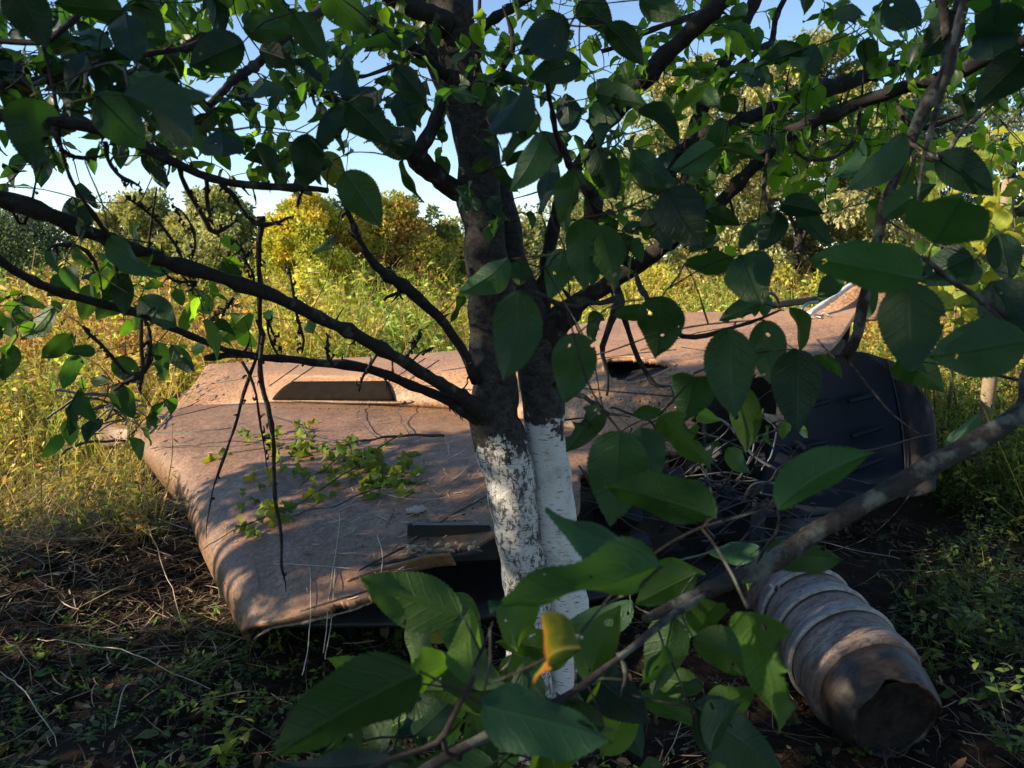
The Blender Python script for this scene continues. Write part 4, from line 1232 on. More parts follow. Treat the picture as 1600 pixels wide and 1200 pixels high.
wbranch(A, [(2.25, 1.15, -.1, .10), (2.22, 1.15, .4, .085), (2.26, 1.2, .9, .075), (2.2, 1.2, 1.6, .06), (2.3, 1.3, 2.4, .04), (2.3, 1.3, 3.2, .02)], 'trunk', 'bark', 22, .15, 90)
F1 = [(*P(2250, 330, 1.15), .026), (*P(1800, 540, 1.05), .018), (*P(1600, 648, .98), .0135), (*P(1500, 702, .95), .013), (*P(1400, 758, .92), .0125), (*P(1300, 822, .89), .0115), (*P(1220, 868, .87), .012), (*P(1150, 905, .85), .0105), (*P(1070, 945, .83), .0085), (*P(1010, 972, .81), .0045)]
F1[0] = (2.2, 1.2, 1.25, .034)
wbranch(A, F1, n=90)
A.branch([(1110, 925, .84, 12), (1060, 962, .80, 13), (975, 1020, .74, 12), (880, 1085, .70, 14), (790, 1140, .66, 17), (720, 1180, .64, 19), (640, 1225, .62, 22)], mat='lichen_bark')
A.branch([(745, 1042, .62, 7), (728, 1075, .62, 10), (705, 1120, .62, 10), (690, 1150, .62, 11), (665, 1165, .62, 9), (600, 1190, .6, 8), (560, 1215, .6, 8)], mat='lichen_bark')
A.branch([(690, 1150, .62, 8), (700, 1175, .63, 9), (720, 1185, .64, 10)], mat='lichen_bark')
A.branch([(742, 1040, .62, 6), (752, 1015, .62, 5), (770, 970, .6, 4)], 'twig', 'lichen_bark', sides=8)
A.branch([(1104, 920, .84, 6), (1100, 945, .82, 7), (1120, 900, .85, 5)], 'twig', 'lichen_bark', sides=8)
A.branch([(965, 1020, .75, 7), (975, 1050, .74, 9), (968, 1090, .72, 7)], 'twig', 'lichen_bark', sides=8)
A.branch([(1215, 790, .8, 4), (1205, 825, .82, 5), (1190, 850, .84, 6), (1175, 895, .86, 7)], 'twig', 'lichen_bark', sides=8)
A.branch([(1172, 950, .8, 4), (1165, 925, .83, 4), (1160, 905, .85, 5)], 'twig', 'lichen_bark', sides=8)
F2_ = [(1438, 402, .72, 8), (1460, 418, .74, 8), (1520, 462, .78, 10), (1600, 522, .84, 12), (1750, 640, .98, 16)]
A.branch(F2_, mat='lichen_bark')
wbranch(A, [(*P(1750, 640, .98), .006), (1.6, 1.15, 1.25, .016), (2.22, 1.2, 1.1, .03)], n=30)
A.branch([(1320, 556, 1.5, 18), (1338, 525, 1.48, 17), (1350, 470, 1.45, 15), (1362, 400, 1.42, 14), (1396, 290, 1.4, 16), (1416, 235, 1.4, 19), (1450, 160, 1.4, 20), (1476, 118, 1.4, 20), (1490, 60, 1.42, 20), (1520, -60, 1.45, 22)], mat='lichen_bark')
wbranch(A, [(*P(1520, -60, 1.45), .012), (1.5, 1.4, 2.3, .02), (2.25, 1.25, 1.9, .035)], n=40)
A.branch([(1505, 0, 1.1, 8), (1494, 60, 1.1, 9), (1480, 130, 1.12, 9), (1440, 240, 1.15, 6), (1432, 330, 1.1, 5)], 'twig', 'lichen_bark', sides=8)
A.branch([(1394, 212, 1.4, 6), (1460, 245, 1.2, 5), (1470, 242, 1.0, 3)], 'twig', 'lichen_bark', sides=6)
A.branch([(1480, 60, 1.42, 12), (1474, 20, 1.42, 12), (1462, -30, 1.42, 12)], mat='lichen_bark')
A.branch([(1430, 240, 1.3, 5), (1470, 250, 1.3, 6), (1500, 215, 1.3, 7), (1530, 180, 1.35, 6)], 'twig', 'lichen_bark', sides=6)
HAND2 = [
 (1118,806,946,750,70,'g',0),(1213,790,1346,690,50,'p',1),(1034,885,768,966,84,'p',3),(1012,872,846,806,48,'p',0),(1186,856,1106,868,34,'p',0),(1198,862,1316,876,44,'t',2),(1188,872,1165,918,24,'y',1),
 (720,962,563,904,92,'t',0),(748,1026,688,945,64,'p',2),(706,930,750,978,40,'t',0),(655,1048,428,1166,108,'g',0),(752,1100,962,1148,112,'p',3),(610,1190,430,1206,60,'d',0),
 (1050,962,1020,1078,70,'g',1),(990,945,880,985,42,'p',1),(905,1040,1015,1128,76,'d',2),(1088,895,990,942,54,'t',0),(1100,930,1052,1002,60,'t',2),(1168,950,1228,1128,84,'t',5),(1085,1105,1215,1205,92,'g',0),
 (700,1085,640,1132,46,'y',5),(735,1060,700,1160,62,'y',5),(790,1140,765,1210,66,'y',2),(672,1058,650,1102,30,'y',0),(1000,1085,1092,1132,40,'g',0),(765,1192,620,1203,34,'p',1),(636,960,700,1004,46,'b',5),
 (890,1010,812,1035,56,'t',0),(1000,900,1100,890,30,'t',0),(880,1180,800,1040,30,'g',1),(640,1120,590,1150,40,'t',6),(960,1090,1000,1180,60,'d',0),(830,1010,800,1060,44,'t',0),
 (1468,240,1540,306,56,'d',0),(1460,380,1428,310,112,'p',2),(1442,436,1272,396,74,'p',0),(1380,340,1444,288,34,'p',1),(1420,440,1408,578,92,'g',0),(1312,424,1272,472,32,'g',2),(1360,440,1348,512,17,'p',1),
 (1605,532,1472,562,94,'p',0),(1400,560,1476,604,60,'g',4),(1562,365,1566,442,46,'d',0),(1308,280,1368,222,28,'p',1),(1550,440,1570,530,84,'d',0),(1478,702,1526,645,26,'p',0),(1520,400,1465,440,60,'d',0),
 (1415,210,1345,300,36,'p',1),(1545,50,1515,112,58,'d',0),(1562,5,1595,75,62,'d',2),(1500,20,1460,80,50,'d',0),(1600,90,1560,150,60,'d',1),(1410,250,1425,300,28,'t',0),(1500,440,1540,400,50,'g',3),
]
for l in HAND2: A.leaf(*l[:6], var=l[6])
A.leaf(896, 1006, 818, 950, 66, 'o', var=4, Y=.52)
for k in range(46):
    cx_, cy_ = random.uniform(610, 1120), random.uniform(985, 1230)
    if cx_ < 780 and cy_ < 1030: continue
    a_ = random.uniform(0, 6.28); l_ = random.uniform(60, 135)
    A.leaf(cx_, cy_, cx_ + math.cos(a_) * l_, cy_ + math.sin(a_) * l_ * .8, l_ * random.uniform(.3, .66), random.choice('ggtty'), Y=random.uniform(.62, .95))
for k in range(10):
    cx_, cy_ = random.uniform(480, 640), random.uniform(1150, 1240); a_ = random.uniform(0, 6.28); l_ = random.uniform(60, 110)
    A.leaf(cx_, cy_, cx_ + math.cos(a_) * l_, cy_ + math.sin(a_) * l_ * .8, l_ * random.uniform(.3, .6), random.choice('gty'), Y=random.uniform(.62, .9))
A.rand_leaves(1420, -60, 1640, 130, 1.2, 1.9, 70, 'gdt', size=.08)
A.rand_leaves(1700, -500, 2600, 500, 1.0, 2.2, 500, 'gdt', size=.085, cl=6)
for _ in range(200):      # unseen crown added over and behind the viewpoint to shade the foreground leaves
    c = V3((random.gauss(1.0, .8), random.gauss(.1, .8), random.gauss(2.75, .4)))
    if c.z < 2.15 or (c.y > .9 and c.z < 2.6): continue
    d_ = V3((random.uniform(-1, 1), random.uniform(-1, 1), random.uniform(-.4, .4))).normalized()
    for i in range(6):
        B = c + d_ * (i * .03); L = random.uniform(.05, .1); dd = V3((random.uniform(-1, 1), random.uniform(-1, 1), random.uniform(-1, .3))).normalized()
        sd = dd.cross(V3((random.gauss(0, .5), random.gauss(0, .5), 1))).normalized()
        A.leaves.append((Matrix.Translation(B) @ Matrix((sd, dd, sd.cross(dd))).transposed().to_4x4() @ Matrix.Diagonal((L, L, L, 1)), B, random.choice('gdt'), random.randrange(8), 1))
wbranch(A, [(2.26, 1.2, 1.7, .05), (1.9, .9, 2.3, .035), (1.2, .4, 2.7, .024), (.4, .0, 2.9, .01)], n=50)
wbranch(A, [(2.2, 1.2, 1.9, .045), (2.0, .3, 2.5, .03), (1.5, -.6, 2.8, .02), (.9, -1.2, 3.0, .008)], n=50)
A.finish()
#@@APPLE_END


# ------------------------------------------------------------------ background trees and bushes
def tree_limbs(root, base, h, r, spread, nl, seed, mat='branch_bark'):
    rr = random.Random(seed)
    bx, by, bz = base
    V, F = tube_arrays(cat_path([(bx, by, bz - .2, r), (bx + rr.uniform(-.1, .1), by, bz + h * .35, r * .75), (bx + rr.uniform(-.3, .3), by, bz + h * .7, r * .4), (bx, by, bz + h * .95, r * .12)], 16), 8, .1)
    link('trunk', pymesh('trunk', V, F), root, M[mat])
    for k in range(nl):
        a = rr.uniform(0, 6.28); z0 = bz + h * rr.uniform(.12, .6); s_ = spread * rr.uniform(.5, .95)
        V, F = tube_arrays(cat_path([(bx, by, z0, r * .4), (bx + math.cos(a) * s_ * .4, by + math.sin(a) * s_ * .4, z0 + h * .14, r * .25), (bx + math.cos(a) * s_, by + math.sin(a) * s_, z0 + h * .3, r * .06)], 8), 6)
        link('limb', pymesh('limb', V, F), root, M[mat])


def crown_mesh(cx, cy, z0, z1, w, nblob, nleaf, ls, cols, dens=.28, droop=0., shape=1.0):
    n = nblob
    u = rng.uniform(0, 1, n) ** (.8 if shape > .9 else 1.0); ang = rng.uniform(0, 2 * math.pi, n)
    prof = (np.sin(np.pi * np.clip(u * .92 + .08, 0, 1)) ** .55) if shape > .9 else np.clip(1 - u ** 2.4, 0, 1) ** .6
    rr = w * .5 * prof * np.sqrt(rng.uniform(.15, 1, n))
    B = np.stack([cx + np.cos(ang) * rr, cy + np.sin(ang) * rr, z0 + (z1 - z0) * u], axis=1)
    br = w * dens * rng.uniform(.35, .8, n) * .5
    bc = pick(cols, n, .22)
    k = rng.integers(0, n, nleaf)
    d = rdir(nleaf) * (rng.uniform(.35, 1, (nleaf, 1)) ** .5)
    Pn = B[k] + d * br[k][:, None] * [1, 1, .75]
    dirs = unit(rdir(nleaf) + np.array([0, 0, -droop]) + d * .5)
    side = unit(np.cross(dirs, rdir(nleaf)))
    L = ls * rng.uniform(.6, 1.3, nleaf)
    cc = np.clip(bc[k] * (1 + rng.normal(size=(nleaf, 1)) * .22), .003, .9)
    V, F, C = ribbons(Pn, dirs, L, L * .55, dirs * 0, side, [.15, 1, .1], cc)
    return V, F, C


GRN = [(.05, .09, .02), (.08, .12, .03), (.04, .07, .02)]
OLV = [(.24, .25, .07), (.18, .21, .07), (.28, .27, .08)]
YEL = [(.54, .48, .07), (.46, .43, .06), (.36, .37, .05), (.54, .42, .06)]
YGR = [(.38, .36, .05), (.27, .29, .05), (.42, .35, .06), (.36, .22, .05)]
WIL = [(.28, .28, .13), (.22, .24, .10), (.33, .31, .14), (.18, .20, .08)]
BLU = [(.08, .12, .08), (.10, .14, .09), (.06, .09, .06)]


def bg_tree(px, pbase, ptop, wpx, Y, cols, label, name='tree', cat='tree', nblob=60, nleaf=9000, ls=.14, group='trees and bushes beyond the field', bottom=.02, droop=.2, dens=.34, limbs=7, shape=.5):
    zt = P(px, ptop, Y).z; x = P(px, 400, Y).x; w = wpx * 1.25 / 1200 * Y
    g = gz(x, Y); h = zt - g
    r = empty(name, (x, Y, g), label, cat, group)
    tree_limbs(r, (x, Y, g), h * .9, max(.05, h * .022), w * .45, limbs, int(px))
    V, F, C = crown_mesh(x, Y, g + h * bottom, zt - h * .06, w * 1.0, int(nblob * 1.5), int(nleaf * 1.7), ls * .85, cols, dens, droop, shape)
    link('crown', mesh_np('crown', V, F, C, smooth=False), r, M['veg'], None)
    return r


bg_tree(25, 470, 335, 240, 26, BLU + GRN, 'dark green bushy tree at the far left edge of the field', nleaf=12000)
bg_tree(-60, 470, 300, 200, 30, GRN, 'dark tree half out of view beyond the left edge', nleaf=6000)
bg_tree(120, 470, 380, 120, 34, OLV, 'small olive tree in the dip between the dark left tree and the pale willow', nleaf=7000)
bg_tree(225, 500, 304, 190, 16.5, WIL + OLV, 'pale olive willow bush left of the pair beneath the open sky', 'willow_bush', nleaf=17000, ls=.11)
bg_tree(345, 500, 294, 190, 15.5, WIL + OLV, 'pale green willow bush touching the yellow bush on its left side', 'willow_bush', nleaf=18000, ls=.11)
bg_tree(490, 500, 296, 165, 14, YEL, 'bright yellow autumn bush in the centre of the field edge', 'autumn_bush', 'bush', nleaf=22000, ls=.085, bottom=.02)
bg_tree(610, 500, 304, 180, 14.8, YGR, 'yellow-green bush with reddish stems just left of the trunk', 'autumn_bush', 'bush', nleaf=20000, ls=.085, bottom=.02, limbs=14)
bg_tree(700, 500, 345, 110, 15.5, YGR + OLV, 'yellow-green bush mostly hidden behind the trunk', 'autumn_bush', 'bush', nleaf=10000, ls=.085, bottom=.02)
bg_tree(830, 500, 345, 130, 17, WIL, 'pale tree seen in the gap right of the trunk', nleaf=7000)
bg_tree(930, 470, 250, 160, 30, WIL + OLV, 'pale olive tree between the gap and the tall willow', nleaf=10000)
bg_tree(1075, 490, 80, 260, 27, WIL, 'tall pale willow with an airy crown behind the right limbs', 'willow_tree', nblob=110, nleaf=30000, ls=.17, dens=.26, droop=.8)
bg_tree(1250, 490, 45, 300, 25, WIL + OLV, 'tallest willow in the centre of the right-hand group', 'willow_tree', nblob=120, nleaf=34000, ls=.17, dens=.26, droop=.8)
bg_tree(1420, 490, 120, 260, 27, WIL + BLU, 'grey-green tree right of the tallest willow', 'willow_tree', nblob=90, nleaf=24000, ls=.17, dens=.26)
bg_tree(1570, 490, 90, 240, 29, BLU + WIL, 'blue-green tree at the far right edge behind the vine', nleaf=14000, ls=.16, dens=.25, nblob=80)
bg_tree(1040, 520, 425, 170, 16, YEL + YGR, 'low yellow bush right behind the wreck between the limbs', 'autumn_bush', 'bush', nleaf=9000, ls=.10, bottom=.0)
bg_tree(1190, 520, 405, 150, 15, YGR + [(.25, .13, .06)], 'low reddish-yellow bush behind the black ledge of the wreck', 'autumn_bush', 'bush', nleaf=8000, ls=.10, bottom=.0)
bg_tree(1330, 520, 395, 150, 14, YGR + GRN, 'low green bush behind the torn panel at the right', 'autumn_bush', 'bush', nleaf=7000, ls=.10, bottom=.0)

# far wood along the horizon
parts = []
for k in range(70):
    x = -75 + k * 2.3 + random.uniform(-1, 1); y = 62 + random.uniform(-6, 8); h = random.uniform(3.5, 6.5)
    parts.append(crown_mesh(x, y, .3, h, random.uniform(4, 7), 14, 900, .35, BLU + OLV, .4))
V, F, C = cat_rib(parts)
tag(link('far_woods', mesh_np('far_woods', V, F, C, smooth=False), None, M['veg']), 'hazy line of woods along the horizon', 'woods', kind='stuff')

# unseen trees added around the viewpoint to shade the foreground and block sky light
for (x, y, h, w, nl, lab) in ((-5.6, 1.75, 5.4, 2.6, 11000, 'unseen tree added left of the view so that its crown shades the foreground'), (-5.2, .3, 6.2, 3.6, 15000, 'unseen shade tree added beside the camera on its left'), (-3.8, -2.2, 4.2, 3.0, 7000, 'unseen shade tree added behind the camera on its left'),
                              (1.0, -3.0, 4.4, 3.6, 6000, 'unseen shade tree added directly behind the camera'), (5.8, .6, 4.4, 3.2, 6000, 'unseen shade tree added beyond the apple tree on the right')):
    r = empty('shade_tree', (x, y, gz(x, y)), lab, 'fruit tree', 'unseen shade trees added around the viewpoint')
    tree_limbs(r, (x, y, gz(x, y)), h, .09, w * .4, 8, int(x * 10))
    V, F, C = crown_mesh(x, y, .5, h, w, 60, nl, .10, GRN, .34)
    link('crown', mesh_np('crown', V, F, C, smooth=False), r, M['veg'])
#@@BG_END


# ------------------------------------------------------------------ field of weeds
def weeds(n, xy, hgt, wid, cols, nleaf=7, lean=.25, ls=.06, stemw=.006, stemcols=None):
    """stalks with small leaves; xy (n,2)"""
    X, Y = xy[:, 0], xy[:, 1]
    P0 = np.stack([X, Y, gz_arr(X, Y) - .01], axis=1)
    D = unit(np.stack([rng.normal(0, lean, n), rng.normal(0, lean, n), np.ones(n)], axis=1))
    L = hgt * rng.uniform(.5, 1.2, n)
    bend = np.stack([rng.normal(0, .2, n), rng.normal(0, .2, n), -rng.uniform(0, .2, n)], axis=1)
    side = unit(np.stack([np.ones(n), rng.normal(0, .5, n), np.zeros(n)], axis=1))
    cc = pick(stemcols or cols, n, .3)
    out = [ribbons(P0, D, L, np.full(n, stemw) * wid, bend, side, [1, .9, .7, .2], cc)]
    m = n * nleaf
    i = np.repeat(np.arange(n), nleaf); tt = rng.uniform(.15, 1.0, m)
    Q = P0[i] + D[i] * (L[i] * tt)[:, None] + bend[i] * (L[i] * tt ** 2)[:, None]
    dd = unit(np.stack([rng.normal(0, 1, m), rng.normal(0, 1, m), rng.normal(.25, .5, m)], axis=1))
    sd = unit(np.cross(dd, unit(rng.normal(size=(m, 3)) * .5 + [0, 0, 1])))
    Ll = ls * rng.uniform(.5, 1.3, m) * (1.15 - .6 * tt)
    lc = np.clip(pick(cols, n, .3)[i] * (1 + rng.normal(size=(m, 1)) * .2), .003, .9)
    out.append(ribbons(Q, dd, Ll, Ll * .42, dd * 0 + [0, 0, -.25], sd, [.2, 1, .1], lc))
    return out


def grass(n, xy, h, w, cols, lean=.5, droop=.5):
    X, Y = xy[:, 0], xy[:, 1]
    P0 = np.stack([X, Y, gz_arr(X, Y) - .01], axis=1)
    a = rng.uniform(0, 2 * math.pi, n); l = rng.uniform(.1, 1, n) * lean
    D = unit(np.stack([np.cos(a) * l, np.sin(a) * l, np.ones(n)], axis=1))
    bend = np.stack([np.cos(a) * l, np.sin(a) * l, -rng.uniform(0, 1, n) * droop], axis=1)
    side = unit(np.stack([-np.sin(a), np.cos(a), np.zeros(n)], axis=1))
    L = h * rng.uniform(.4, 1.2, n)
    return ribbons(P0, D, L, np.full(n, w) * rng.uniform(.5, 1.2, n), bend, side, [1, .8, .5, .08], pick(cols, n, .3))


def wedge(n, y0, y1, half=.75, pw=1.0):
    y = y0 + (y1 - y0) * rng.uniform(0, 1, n) ** pw
    return np.stack([rng.uniform(-half, half, n) * y, y], axis=1)


FLD = [(.46, .37, .08), (.36, .35, .06), (.50, .39, .12), (.28, .31, .05), (.38, .22, .10), (.48, .36, .12)]
FGR = [(.50, .40, .12), (.42, .38, .07), (.30, .34, .06), (.58, .46, .20)]


def patchy(part, xy, per):
    """colour drifts of different weeds across the field"""
    V, F, C = part
    k = np.array([noise.noise(Vector((x * .8, y * .45, 3))) for x, y in xy]); k2 = np.array([noise.noise(Vector((x * .5, y * .3, 13))) for x, y in xy])
    m = np.ones((len(xy), 3)); m *= (1 + .55 * k)[:, None]
    m[k2 > .12] *= [.55, .85, .8]; m[k2 < -.2] *= [.95, .62, .9]
    return V, F, np.clip(C * np.repeat(m, per, axis=0), .003, .9)


def filt(xy):      # nothing grows under the wreck
    x, y = xy[:, 0], xy[:, 1]
    bad = (y > 2.2) & (y < 6.3) & (x > -2.25 + (4.6 - np.minimum(y, 4.6)) * .62) & (x < 2.45)
    return xy[~bad]


def stuff(name, parts, mat, label, cat=None):
    V, F, C = cat_rib(parts)
    o = link(name, mesh_np(name, V, F, C, smooth=False), None, M[mat])
    return tag(o, label, cat or name.replace('_', ' '), kind='stuff')


xy = filt(wedge(9000, 5.6, 26, .85, 1.3))
p = weeds(len(xy), xy, .95, 1.6, FLD, 13, .22, .085)
p = [patchy(q, xy, len(q[0]) // len(xy)) for q in p]
xy = filt(wedge(15000, 4.8, 24, .85, 1.3))
p.append(patchy(grass(len(xy), xy, .7, .012, FGR, .45, .5), xy, 8))
xy = filt(wedge(1500, 6, 24, .85, 1.0))      # taller brown docks standing above the rest
q = weeds(len(xy), xy, 1.35, 2.0, [(.22, .12, .06), (.30, .18, .08), (.36, .30, .08)], 16, .15, .05)
p += q
xy = filt(wedge(4200, 7, 17, .85, 1.2))
q = weeds(len(xy), xy, 1.25, 2.2, [(.42, .42, .06), (.48, .43, .08), (.32, .36, .05), (.48, .36, .10)], 14, .2, .15)
p += [patchy(z_, xy, len(z_[0]) // len(xy)) for z_ in q]
xy = filt(np.stack([rng.uniform(-6, -2, 900), rng.uniform(5.0, 8, 900)], axis=1))
p += weeds(len(xy), xy, .8, 1.3, [(.50, .42, .07), (.36, .36, .05), (.46, .28, .10)], 14, .25, .09)
stuff('field_weeds', p, 'veg', 'golden and green weeds filling the sunlit field behind the wreck')
# left verge: drying grass between the mound and the field
n = 16000
xy = np.stack([rng.uniform(-6.5, -1.2, n), rng.uniform(3.3, 6.6, n)], axis=1)
xy = xy[(xy[:, 0] < -1.55 - np.clip(xy[:, 1] - 3.3, 0, 1.2) * .62)]
p = [grass(len(xy), xy, .30, .006, [(.52, .38, .16), (.44, .31, .12), (.28, .25, .06), (.55, .42, .22), (.38, .21, .10)], 1.1, .9)]
xy = xy[:2600]
p += weeds(len(xy), xy, .30, .8, [(.24, .24, .04), (.34, .28, .05), (.16, .19, .04)], 7, .4, .05)
xy2 = xy[:900]
p += weeds(len(xy2), xy2, .6, .9, FLD, 9, .3, .05)
stuff('dry_grass', p, 'veg', 'drying golden grass on the verge left of the wing')

# straws lying about
def straws(n, xy, ln, w, cols, lift=.03, z=None):
    X, Y = xy[:, 0], xy[:, 1]
    Z = gz_arr(X, Y) + rng.uniform(.0, lift, n) if z is None else z
    a = rng.uniform(0, 2 * math.pi, n)
    D = unit(np.stack([np.cos(a), np.sin(a), rng.normal(.02, .14, n)], axis=1))
    L = ln * rng.uniform(.3, 1.3, n)
    b = rng.normal(0, .22, n)
    bend = np.stack([-np.sin(a) * b, np.cos(a) * b, rng.normal(0, .06, n)], axis=1)
    side = unit(np.cross(D, unit(rng.normal(size=(n, 3)) * .4 + [0, 0, 1])))
    P0 = np.stack([X, Y, Z], axis=1) - D * L[:, None] * .5
    return ribbons(P0, D, L, np.full(n, w) * rng.uniform(.5, 1.3, n), bend, side, [.6, 1, 1, .8, .3], pick(cols, n, .35))


STR = [(.22, .16, .09), (.12, .08, .05), (.30, .23, .14), (.07, .045, .03), (.05, .035, .025), (.10, .065, .04)]
n = 7000; xy = np.stack([rng.uniform(-2.6, 2.6, n), 1.2 + 3.2 * rng.uniform(0, 1, n)], axis=1)
p = [straws(n, xy, .11, .0035, STR, .04)]
n = 5200; xy = np.stack([rng.uniform(-3.0, -.95, n), rng.normal(3.3, .38, n)], axis=1)
p.append(straws(n, xy, .16, .004, STR + [(.45, .36, .24)], .09))
n = 700; xy = np.stack([rng.uniform(-2.2, 2.2, n), rng.uniform(1.3, 3.4, n)], axis=1)
p.append(straws(n, xy, .34, .0035, STR, .07))
stuff('straw', p, 'straw', 'broken straw and dry stalks strewn over the dark soil')
# clods
import bmesh
bm = bmesh.new(); bmesh.ops.create_icosphere(bm, subdivisions=2, radius=1)
IV = np.array([tuple(v.co) for v in bm.verts]); IF = np.array([[v.index for v in f.verts] for f in bm.faces]); bm.free()
n = 2200; cx_ = rng.uniform(-2.8, 2.8, n); cy_ = rng.uniform(1.2, 4.0, n); rr_ = .006 + .028 * rng.uniform(0, 1, n) ** 3
Vc = []
for k in range(n):
    w_ = 1 + .35 * np.sin(IV @ rng.normal(size=3) * 3 + k) + .2 * np.sin(IV @ rng.normal(size=3) * 6)
    Vc.append(IV * w_[:, None] * rr_[k] * [1, 1, .7] + [cx_[k], cy_[k], 0])
Vc = np.vstack(Vc); zc = np.repeat(gz_arr(cx_, cy_), len(IV)); Vc[:, 2] += zc
Fc = (IF[None] + (np.arange(n) * len(IV))[:, None, None]).reshape(-1, 3)
tag(link('clods', mesh_np('clods', Vc, Fc), None, M['soil']), 'crumbly dark clods of turned soil', 'clods', kind='stuff')
# leaf litter and low green plants
n = 5200; xy = np.stack([rng.uniform(-2.6, 2.9, n), rng.uniform(1.2, 4.2, n)], axis=1)
X, Y = xy[:, 0], xy[:, 1]
d = unit(np.stack([rng.normal(size=n), rng.normal(size=n), rng.normal(0, .25, n)], axis=1))
sd = unit(np.cross(d, unit(rng.normal(size=(n, 3)) * .45 + [0, 0, 1])))
Ll = .03 * rng.uniform(.4, 1.6, n)
p = [ribbons(np.stack([X, Y, gz_arr(X, Y) + rng.uniform(.002, .035, n)], axis=1), d, Ll, Ll * .5, np.stack([d[:, 1] * 0, d[:, 0] * 0, rng.normal(0, .3, n)], axis=1), sd, [.15, .8, 1, .15],
             pick([(.10, .06, .035), (.16, .11, .06), (.06, .04, .025), (.24, .18, .10), (.07, .09, .03)], n, .3))]
stuff('leaf_litter', p, 'straw', 'small dead leaves and crumbs scattered on the soil')
n = 3000; c = rng.normal(size=(90, 2)) * [1.0, .6] + [-1.1, 2.1]; k = rng.integers(0, 90, n)
xy = c[k] + rng.normal(size=(n, 2)) * .09; xy = xy[(xy[:, 1] > 1.2) & (xy[:, 1] < 3.3)]
p = weeds(len(xy), xy, .06, .5, [(.08, .14, .03), (.11, .17, .04), (.06, .11, .03)], 6, .8, .032, .003)
n = 420; xy = np.stack([rng.uniform(-2.4, -.3, n), rng.uniform(1.3, 2.9, n)], axis=1)
p += weeds(len(xy), xy, .11, .5, [(.13, .20, .04), (.18, .24, .04), (.08, .14, .03)], 7, .9, .04, .003)
n = 6500; xy = np.stack([rng.uniform(1.2, 5.5, n), rng.uniform(1.8, 7.5, n)], axis=1)
xy = xy[(xy[:, 0] > 1.35 + (3.6 - np.minimum(xy[:, 1], 3.6)) * .1) & ((xy[:, 0] > 2.55) | (xy[:, 1] < 3.3)) & (xy[:, 0] > xy[:, 1] * .45 + .0)]
tall = xy[:, 0] / xy[:, 1] > .56
low = xy[~tall]; low = low[:700]
p += weeds(len(low), low, .10, .5, [(.05, .09, .03), (.07, .11, .03)], 6, .7, .035, .003)
hi = xy[tall & (xy[:, 1] > 2.5)]
p += weeds(len(hi), hi, .36, .7, [(.07, .11, .02), (.11, .15, .03), (.05, .08, .02), (.16, .17, .04)], 12, .4, .045, .004)
n = 5000; xy = np.stack([rng.uniform(2.3, 6.5, n), rng.uniform(3.6, 8.0, n)], axis=1); xy = xy[(xy[:, 0] > 2.75)]
p += weeds(len(xy), xy, .75, 1, [(.10, .14, .02), (.16, .19, .03), (.07, .10, .02), (.26, .25, .04)], 14, .3, .06)
stuff('undergrowth', p, 'veg', 'low green undergrowth on the shaded ground')
#@@FIELD_END


# ------------------------------------------------------------------ single plants in the foreground
def plant(px, py, h, nst, nlf, ls, cols, label, cat='weed', name='weed_plant', group='small green plants on the soil', pinn=False):
    g = on_ground(px, py)
    r = empty(name, g, label, cat, group)
    sv = []; lv = []
    for k in range(nst):
        a = random.uniform(0, 6.28); sp = random.uniform(.1, .55)
        D = V3((math.cos(a) * sp, math.sin(a) * sp, 1)).normalized(); L = h * random.uniform(.55, 1.1)
        pts = [(*(g + D * L * t + V3((math.cos(a), math.sin(a), -.35)) * (L * .3 * t * t)), .0016 * (1.2 - t)) for t in (0, .33, .66, 1)]
        V, F = tube_arrays(cat_path(pts, 7), 4); sv.append((V, F))
        q = cat_path([p_[:3] + (0,) for p_ in pts], nlf + 1)
        for i in range(1, nlf + 1):
            for s_ in (-1, 1):
                b = V3(q[i][:3]); aa = a + s_ * random.uniform(.8, 1.5) + (i * 1.57 if not pinn else 0)
                dd = V3((math.cos(aa), math.sin(aa), random.uniform(-.1, .5))).normalized()
                lv.append((b, dd, ls * random.uniform(.6, 1.15) * (1.1 - .4 * i / nlf)))
    V, F = join_arrays(sv); link('stem', pymesh('stem', V, F), r, M['stem'])
    n = len(lv)
    P0 = np.array([tuple(x[0]) for x in lv]); D = np.array([tuple(x[1]) for x in lv]); L = np.array([x[2] for x in lv])
    side = unit(np.cross(D, unit(rng.normal(size=(n, 3)) * .3 + [0, 0, 1])))
    cc = pick(cols, n, .2)
    V, F, C = ribbons(P0, D, L, L * .5, np.tile([0, 0, -.35], (n, 1)), side, [.1, .75, 1, .8, .5, .05], cc)
    link('leaves', mesh_np('leaves', V, F, C), r, M['veg'])
    return r


